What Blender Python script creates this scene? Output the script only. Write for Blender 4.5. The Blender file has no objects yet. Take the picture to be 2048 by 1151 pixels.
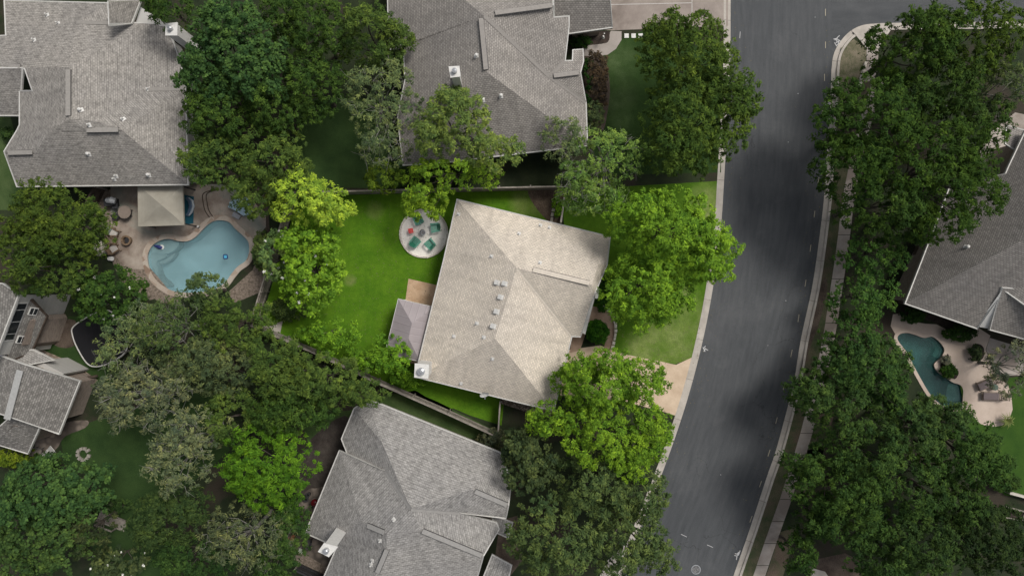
import bpy, math, random
import numpy as np
from mathutils import Vector, geometry
random.seed(7); rng = np.random.default_rng(11)
scene = bpy.context.scene; COL = scene.collection
CH = 57.0; S = 24.0           # camera height (m), photo pixels per metre on the ground
# ---------------- camera, sky, sun, exposure ----------------
cam = bpy.data.cameras.new('camera'); co = bpy.data.objects.new('camera', cam); COL.objects.link(co)
co.location = (0, 0, CH); cam.sensor_width = 36; cam.lens = 18*CH/(1024/S); cam.clip_end = 2000; cam.clip_start = .5
scene.camera = co
SUN_EL, SUN_AZ = math.radians(56), math.radians(50)      # azimuth clockwise from +Y (top of the picture)
w = bpy.data.worlds.new('World'); scene.world = w; w.use_nodes = True
nt = w.node_tree; nt.nodes.clear()
sky = nt.nodes.new('ShaderNodeTexSky'); sky.sky_type = 'NISHITA'; sky.sun_disc = False
sky.sun_elevation = SUN_EL; sky.sun_rotation = SUN_AZ; sky.dust_density = 4
hs = nt.nodes.new('ShaderNodeHueSaturation'); hs.inputs['Saturation'].default_value = .35
bg = nt.nodes.new('ShaderNodeBackground'); bg.inputs[1].default_value = .112
wo = nt.nodes.new('ShaderNodeOutputWorld')
nt.links.new(sky.outputs[0], hs.inputs['Color']); nt.links.new(hs.outputs[0], bg.inputs[0]); nt.links.new(bg.outputs[0], wo.inputs[0])
sl = bpy.data.lights.new('sun', 'SUN'); sl.energy = 2.3; sl.angle = math.radians(17); sl.color = (1, .96, .9)
so = bpy.data.objects.new('sun', sl); COL.objects.link(so)
sd = Vector((math.cos(SUN_EL)*math.sin(SUN_AZ), math.cos(SUN_EL)*math.cos(SUN_AZ), math.sin(SUN_EL)))
so.rotation_euler = sd.to_track_quat('Z', 'Y').to_euler(); so.location = sd*80
vs = scene.view_settings; vs.view_transform = 'Standard'; vs.look = 'None'; vs.exposure = 0.0; vs.gamma = 1; vs.use_curve_mapping = False
scene.cycles.max_bounces = 6; scene.cycles.transparent_max_bounces = 8

# ---------------- helpers ----------------
def P(px, py, z=0.0):
    k = (CH-z)/CH
    return Vector(((px-1024)/S*k, -(py-575.5)/S*k, z))
def tagit(o, label=None, cat=None, group=None, kind=None):
    if label: o['label'] = label
    if cat: o['category'] = cat
    if group: o['group'] = group
    if kind: o['kind'] = kind
    return o
def thing(name, label, cat, loc, group=None, rz=0):
    o = bpy.data.objects.new(name, None); COL.objects.link(o); o.location = loc; o.rotation_euler.z = rz
    o.empty_display_size = .3
    return tagit(o, label, cat, group)
def org(p):
    v = Vector((0, 0, 0))
    while p is not None: v = v+p.location; p = p.parent
    return v
def mk(name, verts, faces, mat, parent=None, loc=None, uv=None, smooth=False, local=False):
    """one mesh object; verts are world coordinates unless local"""
    o0 = Vector((0, 0, 0)) if local else (org(parent) if parent is not None else Vector(loc) if loc is not None else Vector((0, 0, 0)))
    me = bpy.data.meshes.new(name)
    me.from_pydata([tuple(Vector(v)-o0) for v in verts], [], faces)
    if mat is not None: me.materials.append(mat)
    if uv is not None:
        ul = me.uv_layers.new(name='UV')
        flat = []
        for poly in me.polygons:
            for li in poly.loop_indices: flat.append((li, poly.index))
        for li, pi in flat: ul.data[li].uv = uv[pi][li-me.polygons[pi].loop_start]
    if smooth: me.polygons.foreach_set('use_smooth', [True]*len(me.polygons))
    me.update()
    o = bpy.data.objects.new(name, me); COL.objects.link(o)
    if parent is not None: o.parent = parent
    elif not local: o.location = o0
    elif loc is not None: o.location = loc
    return o
def kids(o): return [c for c in bpy.data.objects if c.parent == o]
def copy_tree(o, parent=None):
    c = o.copy(); COL.objects.link(c)
    if parent is not None: c.parent = parent
    for k in kids(o):
        copy_tree(k, c)
    return c
class MB:
    def __init__(s): s.v = []; s.f = []
    def add(s, v, f):
        n = len(s.v); s.v += [Vector(a) for a in v]; s.f += [tuple(i+n for i in q) for q in f]; return s
    def box(s, c, size, rz=0, M=None, rx=0):
        cx, cy, cz = c; a, b, h = size[0]/2, size[1]/2, size[2]/2
        vs = []
        for dz in (-h, h):
            for dx, dy in ((-a, -b), (a, -b), (a, b), (-a, b)):
                v = Vector((dx, dy, dz))
                if rx: v = Vector((v.x, v.y*math.cos(rx)-v.z*math.sin(rx), v.y*math.sin(rx)+v.z*math.cos(rx)))
                if M is not None: v = M @ v
                elif rz: v = Vector((v.x*math.cos(rz)-v.y*math.sin(rz), v.x*math.sin(rz)+v.y*math.cos(rz), v.z))
                vs.append(v+Vector((cx, cy, cz)))
        return s.add(vs, [(3, 2, 1, 0), (4, 5, 6, 7), (0, 1, 5, 4), (1, 2, 6, 5), (2, 3, 7, 6), (3, 0, 4, 7)])
    def bar(s, a, b, w_, h_):
        a = Vector(a); b = Vector(b); d = (b-a).normalized()
        u = d.cross(Vector((0, 0, 1)));  u = Vector((1, 0, 0)) if u.length < 1e-4 else u.normalized()
        n = u.cross(d)
        vs = [p+u*(x*w_/2)+n*(y*h_/2) for p in (a, b) for x, y in ((-1, -1), (1, -1), (1, 1), (-1, 1))]
        return s.add(vs, [(3, 2, 1, 0), (4, 5, 6, 7), (0, 1, 5, 4), (1, 2, 6, 5), (2, 3, 7, 6), (3, 0, 4, 7)])
    def cyl(s, c, r, h, n=20, r2=None, inner=None):
        """vertical, base at c; inner gives an open bowl/ring"""
        c = Vector(c); r2 = r if r2 is None else r2
        cs = [(math.cos(2*math.pi*i/n), math.sin(2*math.pi*i/n)) for i in range(n)]
        if inner is None:
            vs = [c+Vector((x*r, y*r, 0)) for x, y in cs]+[c+Vector((x*r2, y*r2, h)) for x, y in cs]
            return s.add(vs, [tuple(range(n-1, -1, -1)), tuple(range(n, 2*n))]+[(i, (i+1) % n, n+(i+1) % n, n+i) for i in range(n)])
        prof = [(inner, 0), (r, 0), (r2, h), (inner, h)]
        vs = [c+Vector((x*q, y*q, z)) for q, z in prof for x, y in cs]
        fs = []
        for k in range(4):
            k2 = (k+1) % 4
            fs += [(k*n+i, k*n+(i+1) % n, k2*n+(i+1) % n, k2*n+i) for i in range(n)]
        return s.add(vs, fs)
    def tube(s, pts, rad, n=8, closed=False):
        pts = [Vector(p) for p in pts]; m = len(pts)
        if not hasattr(rad, '__len__'): rad = [rad]*m
        vs = []
        for i, p in enumerate(pts):
            a = pts[i-1] if (i > 0 or closed) else p; b = pts[(i+1) % m] if (i < m-1 or closed) else p
            d = (b-a).normalized(); ref = Vector((0, 0, 1)) if abs(d.z) < .9 else Vector((1, 0, 0))
            u = d.cross(ref).normalized(); q = u.cross(d)
            vs += [p+(u*math.cos(2*math.pi*k/n)+q*math.sin(2*math.pi*k/n))*rad[i] for k in range(n)]
        fs = []
        for i in range(m if closed else m-1):
            j = (i+1) % m
            fs += [(i*n+k, i*n+(k+1) % n, j*n+(k+1) % n, j*n+k) for k in range(n)]
        if not closed: fs += [tuple(range(n-1, -1, -1)), tuple((m-1)*n+k for k in range(n))]
        return s.add(vs, fs)
    def prism(s, loop, z0, z1):
        n = len(loop); tri = geometry.tessellate_polygon([[Vector((p[0], p[1], 0)) for p in loop]])
        vs = [Vector((p[0], p[1], z0)) for p in loop]+[Vector((p[0], p[1], z1)) for p in loop]
        ar = sum(loop[i][0]*loop[(i+1) % n][1]-loop[(i+1) % n][0]*loop[i][1] for i in range(n))
        fs = []
        for t in tri:
            a, b, c = [Vector(loop[i][:2]) for i in t]
            t = t if (b-a).cross(c-a) > 0 else t[::-1]
            fs += [tuple(i+n for i in t), tuple(t[::-1])]
        for i in range(n):
            j = (i+1) % n; q = (i, j, n+j, n+i); fs.append(q if ar > 0 else q[::-1])
        return s.add(vs, fs)
    def build(s, name, mat, parent=None, **k): return mk(name, s.v, s.f, mat, parent, **k)
def cr(pts, n=8, closed=False):
    """Catmull-Rom through 2-D/3-D points"""
    pts = [Vector(p) for p in pts]; m = len(pts); out = []
    for i in range(m if closed else m-1):
        g = lambda k: pts[k % m] if closed else pts[max(0, min(m-1, k))]
        a, b, c, d = g(i-1), g(i), g(i+1), g(i+2)
        for k in range(n):
            t = k/n
            out.append(.5*((2*b)+(c-a)*t+(2*a-5*b+4*c-d)*t*t+(3*b-a-3*c+d)*t**3))
    if not closed: out.append(pts[-1])
    return out
def sheet(name, loop, z, mat, holes=(), kind='structure', **k):
    """flat polygon; loop in world xy"""
    lists = [[Vector((p[0], p[1], 0)) for p in l] for l in [loop]+list(holes)]
    allp = [p for l in lists for p in l]
    fs = []
    for t in geometry.tessellate_polygon(lists):
        a, b, c = [allp[i] for i in t]
        fs.append(t if (b-a).cross(c-a).z > 0 else t[::-1])
    o = mk(name, [Vector((p.x, p.y, z)) for p in allp], fs, mat, **k)
    if kind: o['kind'] = kind
    return o
def W(pts, z=0.0): return [P(x, y, z) for x, y in pts]
def ZM(ox, oy, s_, pts): return [(ox+x/s_, oy+y/s_) for x, y in pts]
def offs(loop, d, closed=True):
    """mitred offset to the right-hand side for ccw loops (outwards); keeps z"""
    n = len(loop); out = []
    for i in range(n):
        p = Vector(loop[i])
        a = Vector(loop[i-1]) if (closed or i > 0) else None; b = Vector(loop[(i+1) % n]) if (closed or i < n-1) else None
        ds = []
        if a is not None: q = (p-a); q.z = 0; ds.append(q.normalized())
        if b is not None: q = (b-p); q.z = 0; ds.append(q.normalized())
        ns = [Vector((q.y, -q.x, 0)) for q in ds]
        m_ = sum(ns, Vector((0, 0, 0)))
        m_ = ns[0] if m_.length < 1e-3 else m_.normalized()
        out.append(p+m_*(d/max(.35, m_.dot(ns[0]))))
    return out
def ccw(loop):
    n = len(loop); ar = sum(loop[i][0]*loop[(i+1) % n][1]-loop[(i+1) % n][0]*loop[i][1] for i in range(n))
    return list(loop) if ar > 0 else list(loop)[::-1]

# ---------------- materials ----------------
def nm(name):
    m = bpy.data.materials.new(name); m.use_nodes = True; t = m.node_tree
    b = t.nodes['Principled BSDF']; return m, t, b
def N(t, kind, **k):
    n = t.nodes.new('ShaderNode'+kind)
    for a, v in k.items():
        if a.startswith('i_'): n.inputs[a[2:].replace('_', ' ')].default_value = v
        else: setattr(n, a, v)
    return n
def ramp(t, fac, stops):
    r = t.nodes.new('ShaderNodeValToRGB'); e = r.color_ramp.elements
    e[0].position, e[0].color = stops[0][0], (*stops[0][1], 1); e[1].position, e[1].color = stops[-1][0], (*stops[-1][1], 1)
    for p, c in stops[1:-1]: q = e.new(p); q.color = (*c, 1)
    t.links.new(fac, r.inputs[0]); return r.outputs[0]
def mix(t, fac, a, b, mode='MIX'):
    m = t.nodes.new('ShaderNodeMix'); m.data_type = 'RGBA'; m.blend_type = mode
    for sock, v in ((m.inputs[0], fac), (m.inputs[6], a), (m.inputs[7], b)):
        if isinstance(v, (int, float)): sock.default_value = v
        elif isinstance(v, tuple): sock.default_value = (*v, 1) if len(v) == 3 else v
        else: t.links.new(v, sock)
    return m.outputs[2]
def pos(t): return N(t, 'NewGeometry').outputs['Position']
def noise(t, vec, sc, det=4, rough=.6, dist=0):
    n = N(t, 'TexNoise', i_Scale=sc, i_Detail=det, i_Roughness=rough, i_Distortion=dist); t.links.new(vec, n.inputs['Vector']); return n.outputs['Fac']
def bump(t, b, h, st=.3, d=.02):
    n = N(t, 'Bump', i_Strength=st, i_Distance=d); t.links.new(h, n.inputs['Height']); t.links.new(n.outputs[0], b.inputs['Normal'])
def sc3(c, k): return tuple(min(1, x*k) for x in c)
def mottled(name, c1, c2, scale=1.2, fine=30, rough=.9, fines=.25, c3=None, spec=.3, bst=.3, lo=.35, hi=.65):
    m, t, b = nm(name); p = pos(t)
    c = ramp(t, noise(t, p, scale, 5, .65), [(lo, c1), (hi, c2)])
    if c3: c = mix(t, ramp(t, noise(t, p, scale*.35, 4, .6, .5), [(.5, (0, 0, 0)), (.62, (1, 1, 1))]), c, c3)
    f = noise(t, p, fine, 3, .7)
    c = mix(t, 1.0, c, ramp(t, f, [(.25, (1-fines,)*3), (.75, (1+fines,)*3)]), 'MULTIPLY')
    t.links.new(c, b.inputs['Base Color']); b.inputs['Roughness'].default_value = rough; b.inputs['Specular IOR Level'].default_value = spec
    bump(t, b, f, bst); return m
def patched(name, c1, c2, d1, d2, spots, scale=.45):
    """grass c1..c2 with soft edged drier patches (d1..d2) round world points (x, y, radius)"""
    m, t, b = nm(name); p = pos(t); c = ramp(t, noise(t, p, scale, 5, .65), [(.3, c1), (.7, c2)]); dd = ramp(t, noise(t, p, 1.1, 5, .7), [(.3, d1), (.7, d2)])
    wn = N(t, 'TexNoise', i_Scale=.5, i_Detail=5.0); t.links.new(p, wn.inputs['Vector']); tot = None
    for x, y, r in spots:
        q = N(t, 'VectorMath', operation='DISTANCE'); t.links.new(p, q.inputs[0]); q.inputs[1].default_value = (x, y, 0)
        a = N(t, 'MapRange'); t.links.new(q.outputs['Value'], a.inputs[0]); a.inputs[1].default_value = r*1.25; a.inputs[2].default_value = r*.5
        if tot is None: tot = a.outputs[0]
        else:
            k = N(t, 'Math', operation='MAXIMUM'); t.links.new(tot, k.inputs[0]); t.links.new(a.outputs[0], k.inputs[1]); tot = k.outputs[0]
    k = N(t, 'Math', operation='MULTIPLY'); t.links.new(tot, k.inputs[0]); t.links.new(ramp(t, wn.outputs['Fac'], [(.3, (.25,)*3), (.6, (1,)*3)]), k.inputs[1])
    c = mix(t, k.outputs[0], c, dd); c = mix(t, 1.0, c, ramp(t, noise(t, p, 2.6, 4, .7), [(.3, (.84, .86, .84)), (.7, (1.14, 1.12, 1.14))]), 'MULTIPLY'); f = noise(t, p, 15, 3, .7)
    c = mix(t, 1.0, c, ramp(t, f, [(.25, (.64,)*3), (.75, (1.36,)*3)]), 'MULTIPLY'); t.links.new(c, b.inputs['Base Color']); b.inputs['Roughness'].default_value = .9; b.inputs['Specular IOR Level'].default_value = .2; bump(t, b, f, .8); return m
def plain(name, c, rough=.6, metal=0, spec=.4, var=.08):
    m, t, b = nm(name); p = pos(t)
    cc = ramp(t, noise(t, p, 6, 4), [(.3, sc3(c, 1-var*1.6)), (.7, sc3(c, 1+var))])
    t.links.new(cc, b.inputs['Base Color']); b.inputs['Roughness'].default_value = rough; b.inputs['Metallic'].default_value = metal
    b.inputs['Specular IOR Level'].default_value = spec; return m
SHC = {}
def shingle(name, c, var=.22, blotch=.1, rw=.24, rh=.15, gap=.5):
    SHC[name] = c
    m, t, b = nm(name); uv = N(t, 'UVMap').outputs[0]; p = pos(t)
    br = N(t, 'TexBrick', i_Scale=1.0); br.offset = .5; br.squash = 1
    br.inputs['Brick Width'].default_value = rw; br.inputs['Row Height'].default_value = rh; br.inputs['Mortar Size'].default_value = .02
    br.inputs['Mortar Smooth'].default_value = .5; br.inputs['Bias'].default_value = -.1
    br.inputs['Color1'].default_value = (*sc3(c, 1-var), 1); br.inputs['Color2'].default_value = (*sc3(c, 1+var), 1); br.inputs['Mortar'].default_value = (*sc3(c, gap), 1)
    t.links.new(uv, br.inputs['Vector'])
    mp = N(t, 'Mapping'); mp.inputs['Scale'].default_value = (2.4, 5.5, 1); t.links.new(uv, mp.inputs['Vector'])
    bl = noise(t, mp.outputs[0], 1.0, 2, .6)
    cc = mix(t, 1.0, br.outputs['Color'], ramp(t, bl, [(.36, (1-blotch*2.2,)*3), (.5, (1, 1, 1)), (.7, (1+blotch,)*3)]), 'MULTIPLY')
    big = noise(t, p, .22, 4, .6)
    cc = mix(t, 1.0, cc, ramp(t, big, [(.3, (.9, .9, .91)), (.7, (1.08, 1.07, 1.05))]), 'MULTIPLY')
    ms = N(t, 'Mapping'); ms.inputs['Scale'].default_value = (1.5, .22, 1); t.links.new(uv, ms.inputs['Vector'])
    cc = mix(t, 1.0, cc, ramp(t, noise(t, ms.outputs[0], 1.0, 4, .65), [(.34, (.87, .87, .87)), (.55, (1.02, 1.02, 1.02))]), 'MULTIPLY')
    fn = noise(t, p, 22, 3, .8)
    cc = mix(t, 1.0, cc, ramp(t, fn, [(.3, (.86,)*3), (.7, (1.13,)*3)]), 'MULTIPLY')
    t.links.new(cc, b.inputs['Base Color']); b.inputs['Roughness'].default_value = .92; b.inputs['Specular IOR Level'].default_value = .2
    bump(t, b, br.outputs['Fac'], .35, -.02); return m
def leafmat(name):
    m, t, b = nm(name); oi = N(t, 'ObjectInfo'); g = N(t, 'NewGeometry')
    rp = g.outputs['Random Per Island']
    c = mix(t, 1.0, oi.outputs['Color'], ramp(t, rp, [(0, (.6, .66, .7)), (.5, (1, 1, 1)), (.9, (1.35, 1.28, 1.1)), (1, (1.7, 1.55, 1.3))]), 'MULTIPLY')
    at = N(t, 'Attribute', attribute_name='sprig'); c = mix(t, 1.0, c, ramp(t, at.outputs['Fac'], [(0, (.68, .74, .8)), (.5, (.98, .98, .98)), (1, (1.42, 1.32, 1.15))]), 'MULTIPLY')
    c = mix(t, 1.0, c, ramp(t, noise(t, g.outputs['Position'], .55, 3, .6), [(.32, (.72, .8, .85)), (.68, (1.3, 1.2, 1.05))]), 'MULTIPLY')
    t.links.new(c, b.inputs['Base Color']); b.inputs['Roughness'].default_value = .7; b.inputs['Specular IOR Level'].default_value = .07
    tr = N(t, 'BsdfTranslucent'); t.links.new(c, tr.inputs[0]); mx = N(t, 'MixShader'); mx.inputs[0].default_value = .14
    t.links.new(b.outputs[0], mx.inputs[1]); t.links.new(tr.outputs[0], mx.inputs[2]); t.links.new(mx.outputs[0], t.nodes['Material Output'].inputs[0])
    return m
LEAF = leafmat('foliage')
BARK = mottled('bark', (.05, .042, .034), (.1, .085, .07), 3, 25)
PALEBARK = mottled('pale_bark', (.13, .125, .11), (.27, .26, .235), 3, 25)
FLOWER = plain('white_flower', (.75, .75, .68))
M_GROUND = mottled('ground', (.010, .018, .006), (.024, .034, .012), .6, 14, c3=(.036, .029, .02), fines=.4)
M_LAWN = mottled('lawn_brightened', (.042, .118, .004), (.085, .185, .009), .4, 16, fines=.38, bst=.8, lo=.3, hi=.7)
def sp(*l): return [(P(x, y).x, P(x, y).y, r/S) for x, y, r in l]
M_LAWN = patched('lawn_brightened', (.048, .13, .004), (.098, .2, .009), (.12, .17, .03), (.19, .22, .075), sp((1055, 405, 34), (750, 420, 18), (700, 560, 12)))  # the lot's overall brightening is put into this grass colour
M_LAWNF2 = patched('lawn_front_brightened', (.042, .11, .004), (.08, .16, .009), (.13, .2, .03), (.23, .27, .095), sp((1330, 690, 62), (1385, 640, 42), (1290, 700, 40), (1370, 600, 30), (1412, 400, 34), (1420, 440, 25), (1400, 480, 18)))  # front grass, colour lifted to carry the lot's brightening
M_LAWND2 = patched('lawn_dark_patched', (.016, .04, .007), (.03, .062, .013), (.035, .07, .015), (.07, .105, .04), sp((1235, 120, 40), (1232, 190, 40), (1240, 240, 25)))  # dark green grass with soft drier patches
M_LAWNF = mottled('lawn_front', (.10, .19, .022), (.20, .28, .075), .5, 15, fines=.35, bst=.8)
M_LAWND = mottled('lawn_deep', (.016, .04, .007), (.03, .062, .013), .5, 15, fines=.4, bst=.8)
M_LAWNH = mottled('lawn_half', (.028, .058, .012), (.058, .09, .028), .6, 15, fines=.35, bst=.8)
M_VERGE = mottled('verge_grass', (.045, .065, .025), (.11, .095, .06), .8, 12, c3=(.10, .075, .055), fines=.4, bst=.8)
M_DIRT = mottled('dirt', (.05, .035, .027), (.11, .085, .065), .9, 12, fines=.4)
M_MULCH = mottled('mulch', (.02, .015, .012), (.05, .036, .028), 2, 18, fines=.5, bst=1)
M_CONC = mottled('concrete', (.33, .29, .255), (.43, .385, .345), .7, 25, fines=.1, c3=(.25, .21, .18))
M_CONCB = mottled('concrete_brightened', (.5, .38, .27), (.62, .49, .36), .9, 25, fines=.1)  # front drive concrete, lot brightening put into its colour
M_CURB = mottled('curb_concrete', (.36, .33, .29), (.49, .45, .4), .9, 22, fines=.14)
M_SLAB = mottled('patio_slab', (.42, .28, .17), (.55, .39, .26), 1.6, 20, fines=.12)
M_DECK = mottled('stained_deck', (.19, .145, .115), (.36, .31, .26), .6, 20, fines=.12, c3=(.22, .23, .195))
M_DECKE = mottled('pink_deck', (.42, .34, .28), (.52, .43, .36), .5, 20, fines=.08)
M_STONE = mottled('limestone', (.45, .4, .33), (.72, .67, .58), 2.5, 14, fines=.2)
M_WHITE = plain('white_paint', (.62, .61, .58), .5)
M_TRIM = plain('trim_paint', (.5, .49, .46), .5)
M_DARK = plain('dark_metal', (.03, .03, .032), .5)
M_BROWN = mottled('brown_wood', (.05, .036, .027), (.095, .072, .055), 2, 20)
M_GREYW = mottled('weathered_wood', (.16, .14, .12), (.3, .27, .23), 2, 20, fines=.25)
M_GLASS = plain('window_glass', (.02, .023, .025), .12, 0, .6)
M_METAL = plain('galvanised', (.42, .43, .44), .35, .6)
def brickmat(name, c1, c2, mortar, w_=.3, h_=.1):
    m, t, b = nm(name); p = pos(t)
    s1 = N(t, 'SeparateXYZ'); t.links.new(p, s1.inputs[0]); a = N(t, 'Math', operation='ADD'); t.links.new(s1.outputs[0], a.inputs[0]); t.links.new(s1.outputs[1], a.inputs[1])
    cb = N(t, 'CombineXYZ'); t.links.new(a.outputs[0], cb.inputs[0]); t.links.new(s1.outputs[2], cb.inputs[1])
    br = N(t, 'TexBrick', i_Scale=1.0); br.inputs['Brick Width'].default_value = w_; br.inputs['Row Height'].default_value = h_; br.inputs['Mortar Size'].default_value = .01
    br.inputs['Color1'].default_value = (*c1, 1); br.inputs['Color2'].default_value = (*c2, 1); br.inputs['Mortar'].default_value = (*mortar, 1)
    t.links.new(cb.outputs[0], br.inputs['Vector']); t.links.new(br.outputs['Color'], b.inputs['Base Color']); b.inputs['Roughness'].default_value = .9
    return m
M_BRICK = brickmat('tan_brick', (.2, .15, .12), (.3, .235, .19), (.3, .28, .25))
M_SIDE = brickmat('pale_siding', (.42, .41, .385), (.46, .45, .42), (.3, .29, .28), 6, .16)
M_CREAM = plain('cream_stucco', (.5, .46, .4), .85)
def gravel(name, cs, scale=9, rough=.9):
    m, t, b = nm(name); p = pos(t); v = N(t, 'TexVoronoi', i_Scale=scale); t.links.new(p, v.inputs['Vector'])
    sp = N(t, 'SeparateXYZ'); t.links.new(v.outputs['Color'], sp.inputs[0])
    c = ramp(t, sp.outputs[0], [(i/(len(cs)-1), q) for i, q in enumerate(cs)])
    c = mix(t, ramp(t, v.outputs['Distance'], [(.3, (0, 0, 0)), (.62, (1, 1, 1))]), c, sc3(cs[0], .55))
    t.links.new(c, b.inputs['Base Color']); b.inputs['Roughness'].default_value = rough; bump(t, b, v.outputs['Distance'], .8, -.05); return m
M_GRAVEL = mottled('river_rock', (.1, .08, .06), (.26, .21, .17), 5, 12, fines=.35)
M_PEBBLE = mottled('pale_gravel', (.74, .70, .64), (.84, .80, .74), 1.2, 9, fines=.14, bst=.2)
M_FLAG = gravel('flagstone', [(.13, .105, .085), (.2, .165, .135), (.16, .13, .105)], 1.6)
M_PATHG = gravel('path_stone', [(.26, .2, .15), (.36, .29, .23), (.3, .24, .18)], 2.4)
def roadmat():
    m, t, b = nm('asphalt'); p = pos(t); uv = N(t, 'UVMap').outputs[0]
    base = ramp(t, noise(t, p, .09, 5, .65, .4), [(.3, (.052, .057, .062)), (.7, (.074, .078, .082))])
    mp = N(t, 'Mapping'); mp.inputs['Scale'].default_value = (26, .35, 1); t.links.new(uv, mp.inputs['Vector'])
    st = noise(t, mp.outputs[0], 1.0, 4, .6)
    c = mix(t, 1.0, base, ramp(t, st, [(.3, (.86, .86, .87)), (.72, (1.2, 1.19, 1.17))]), 'MULTIPLY')
    c = mix(t, ramp(t, noise(t, p, .16, 5, .7, .3), [(.56, (0, 0, 0)), (.78, (.38, .38, .38))]), c, (.14, .142, .144))
    f = noise(t, p, 28, 3, .85)
    c = mix(t, 1.0, c, ramp(t, f, [(.25, (.72,)*3), (.75, (1.28,)*3)]), 'MULTIPLY')
    sv = N(t, 'TexVoronoi', i_Scale=.35); sv.feature = 'DISTANCE_TO_EDGE'; wn = N(t, 'TexNoise', i_Scale=1.3, i_Detail=4.0)
    t.links.new(p, wn.inputs['Vector']); ad = N(t, 'VectorMath', operation='ADD'); t.links.new(p, ad.inputs[0]); t.links.new(wn.outputs['Color'], ad.inputs[1]); t.links.new(ad.outputs[0], sv.inputs['Vector'])
    cm = ramp(t, noise(t, p, .12, 2), [(.52, (0, 0, 0)), (.58, (.7, .7, .7))])
    ce = ramp(t, sv.outputs['Distance'], [(.0, (1, 1, 1)), (.006, (0, 0, 0))])
    c = mix(t, mix(t, 1.0, cm, ce, 'MULTIPLY'), c, (.018, .018, .02))
    t.links.new(c, b.inputs['Base Color']); b.inputs['Roughness'].default_value = .8; b.inputs['Specular IOR Level'].default_value = .35; bump(t, b, f, .35); return m
M_ROAD = roadmat()
def watermat(name, tint, murk, mk_=0.0, dens=.25):
    m, t, b = nm(name); t.nodes.remove(b); p = pos(t)
    n = noise(t, p, 1.3, 3, .6, .4); bp = N(t, 'Bump', i_Strength=.3, i_Distance=.05); t.links.new(n, bp.inputs['Height'])
    gl = N(t, 'BsdfGlossy'); gl.inputs['Roughness'].default_value = .08; t.links.new(bp.outputs[0], gl.inputs['Normal'])
    tr = N(t, 'BsdfTransparent'); tr.inputs[0].default_value = (*tint, 1); df = N(t, 'BsdfDiffuse'); t.links.new(ramp(t, noise(t, p, .35, 5, .65, .6), [(.4, sc3(murk, .8)), (.62, sc3(murk, 1.15))]), df.inputs[0])
    m1 = N(t, 'MixShader'); m1.inputs[0].default_value = dens; t.links.new(tr.outputs[0], m1.inputs[1]); t.links.new(df.outputs[0], m1.inputs[2])
    fr = N(t, 'Fresnel'); fr.inputs[0].default_value = 1.33; m2 = N(t, 'MixShader'); t.links.new(fr.outputs[0], m2.inputs[0]); t.links.new(m1.outputs[0], m2.inputs[1]); t.links.new(gl.outputs[0], m2.inputs[2])
    t.links.new(m2.outputs[0], t.nodes['Material Output'].inputs[0]); return m
SH_MAIN = shingle('shingle_warm_brightened', (.64, .575, .49), .10, .04, gap=.62)  # main roof, the lot's brightening painted into the shingle tone
SH_A = shingle('shingle_grey_blotched', (.305, .288, .265), .13, .13, gap=.62)
SH_B = shingle('shingle_grey', (.3, .28, .258), .15, .05, gap=.45)
SH_C = shingle('shingle_light_grey', (.315, .305, .29), .13, .13, .28, .17, gap=.6)
SH_D = shingle('shingle_taupe', (.22, .21, .195), .28, .06)
# ---------------- setting: ground, road, curbs, walks ----------------
LE = [(1463, -900), (1462, -300), (1462, 0), (1461, 130), (1455, 250), (1449, 360), (1443, 450), (1432, 540), (1417, 630), (1397, 720), (1372, 810), (1342, 900), (1310, 985), (1284, 1050), (1245, 1151), (1195, 1270), (1000, 1640), (700, 2200)]
RE = [(1668, -900), (1666, -300), (1665, 0), (1664, 140), (1660, 220), (1655, 300), (1650, 384), (1643, 450), (1626, 570), (1603, 677), (1589, 764), (1580, 800), (1553, 900), (1534, 955), (1503, 1050), (1469, 1148), (1420, 1290), (1270, 1640), (1000, 2200)]
def xat(C, y):
    d = [(p.x, p.y) for p in cr([(x, y_, 0) for x, y_ in C], 10)]
    return float(np.interp(y, [q[1] for q in d], [q[0] for q in d]))
ys = list(np.arange(-880, 2000, 20))
XL = [xat(LE, y) for y in ys]; XR = [xat(RE, y) for y in ys]
corner = [(1664, 140), (1668, 110), (1680, 85), (1700, 63), (1725, 50), (1757, 46), (1790, 45)]
cornc = [(p.x, p.y) for p in cr([(x, y, 0) for x, y in corner], 6)]
left_w = [P(x, y) for x, y in zip(XL, ys)]
right_low = [P(x, y) for x, y in zip(XR, ys) if y > 150]
right_edge = [P(x, y) for x, y in [(2700, 40), (2100, 42), (1850, 44)]+cornc[::-1]]+right_low        # asphalt edge from far east round the corner and down
def polyoff(line, d): return offs(line, d, closed=False)
GUT, CUR = .40, .60
el = polyoff(left_w, CUR) if (polyoff(left_w, 1)[40].x < left_w[40].x) else polyoff(left_w, -CUR)
sL = CUR if (polyoff(left_w, 1)[40].x < left_w[40].x) else -CUR
sR = 1 if (polyoff(right_edge, 1)[-40].x > right_edge[-40].x) else -1
sL = 1 if sL > 0 else -1
hole_road = polyoff(left_w, sL*CUR)+[p for p in polyoff(right_edge, sR*CUR)][::-1]+[P(2700, -130), P(1780, -135), P(1700, -170), P(1672, -260), P(1670, -880)]
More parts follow.
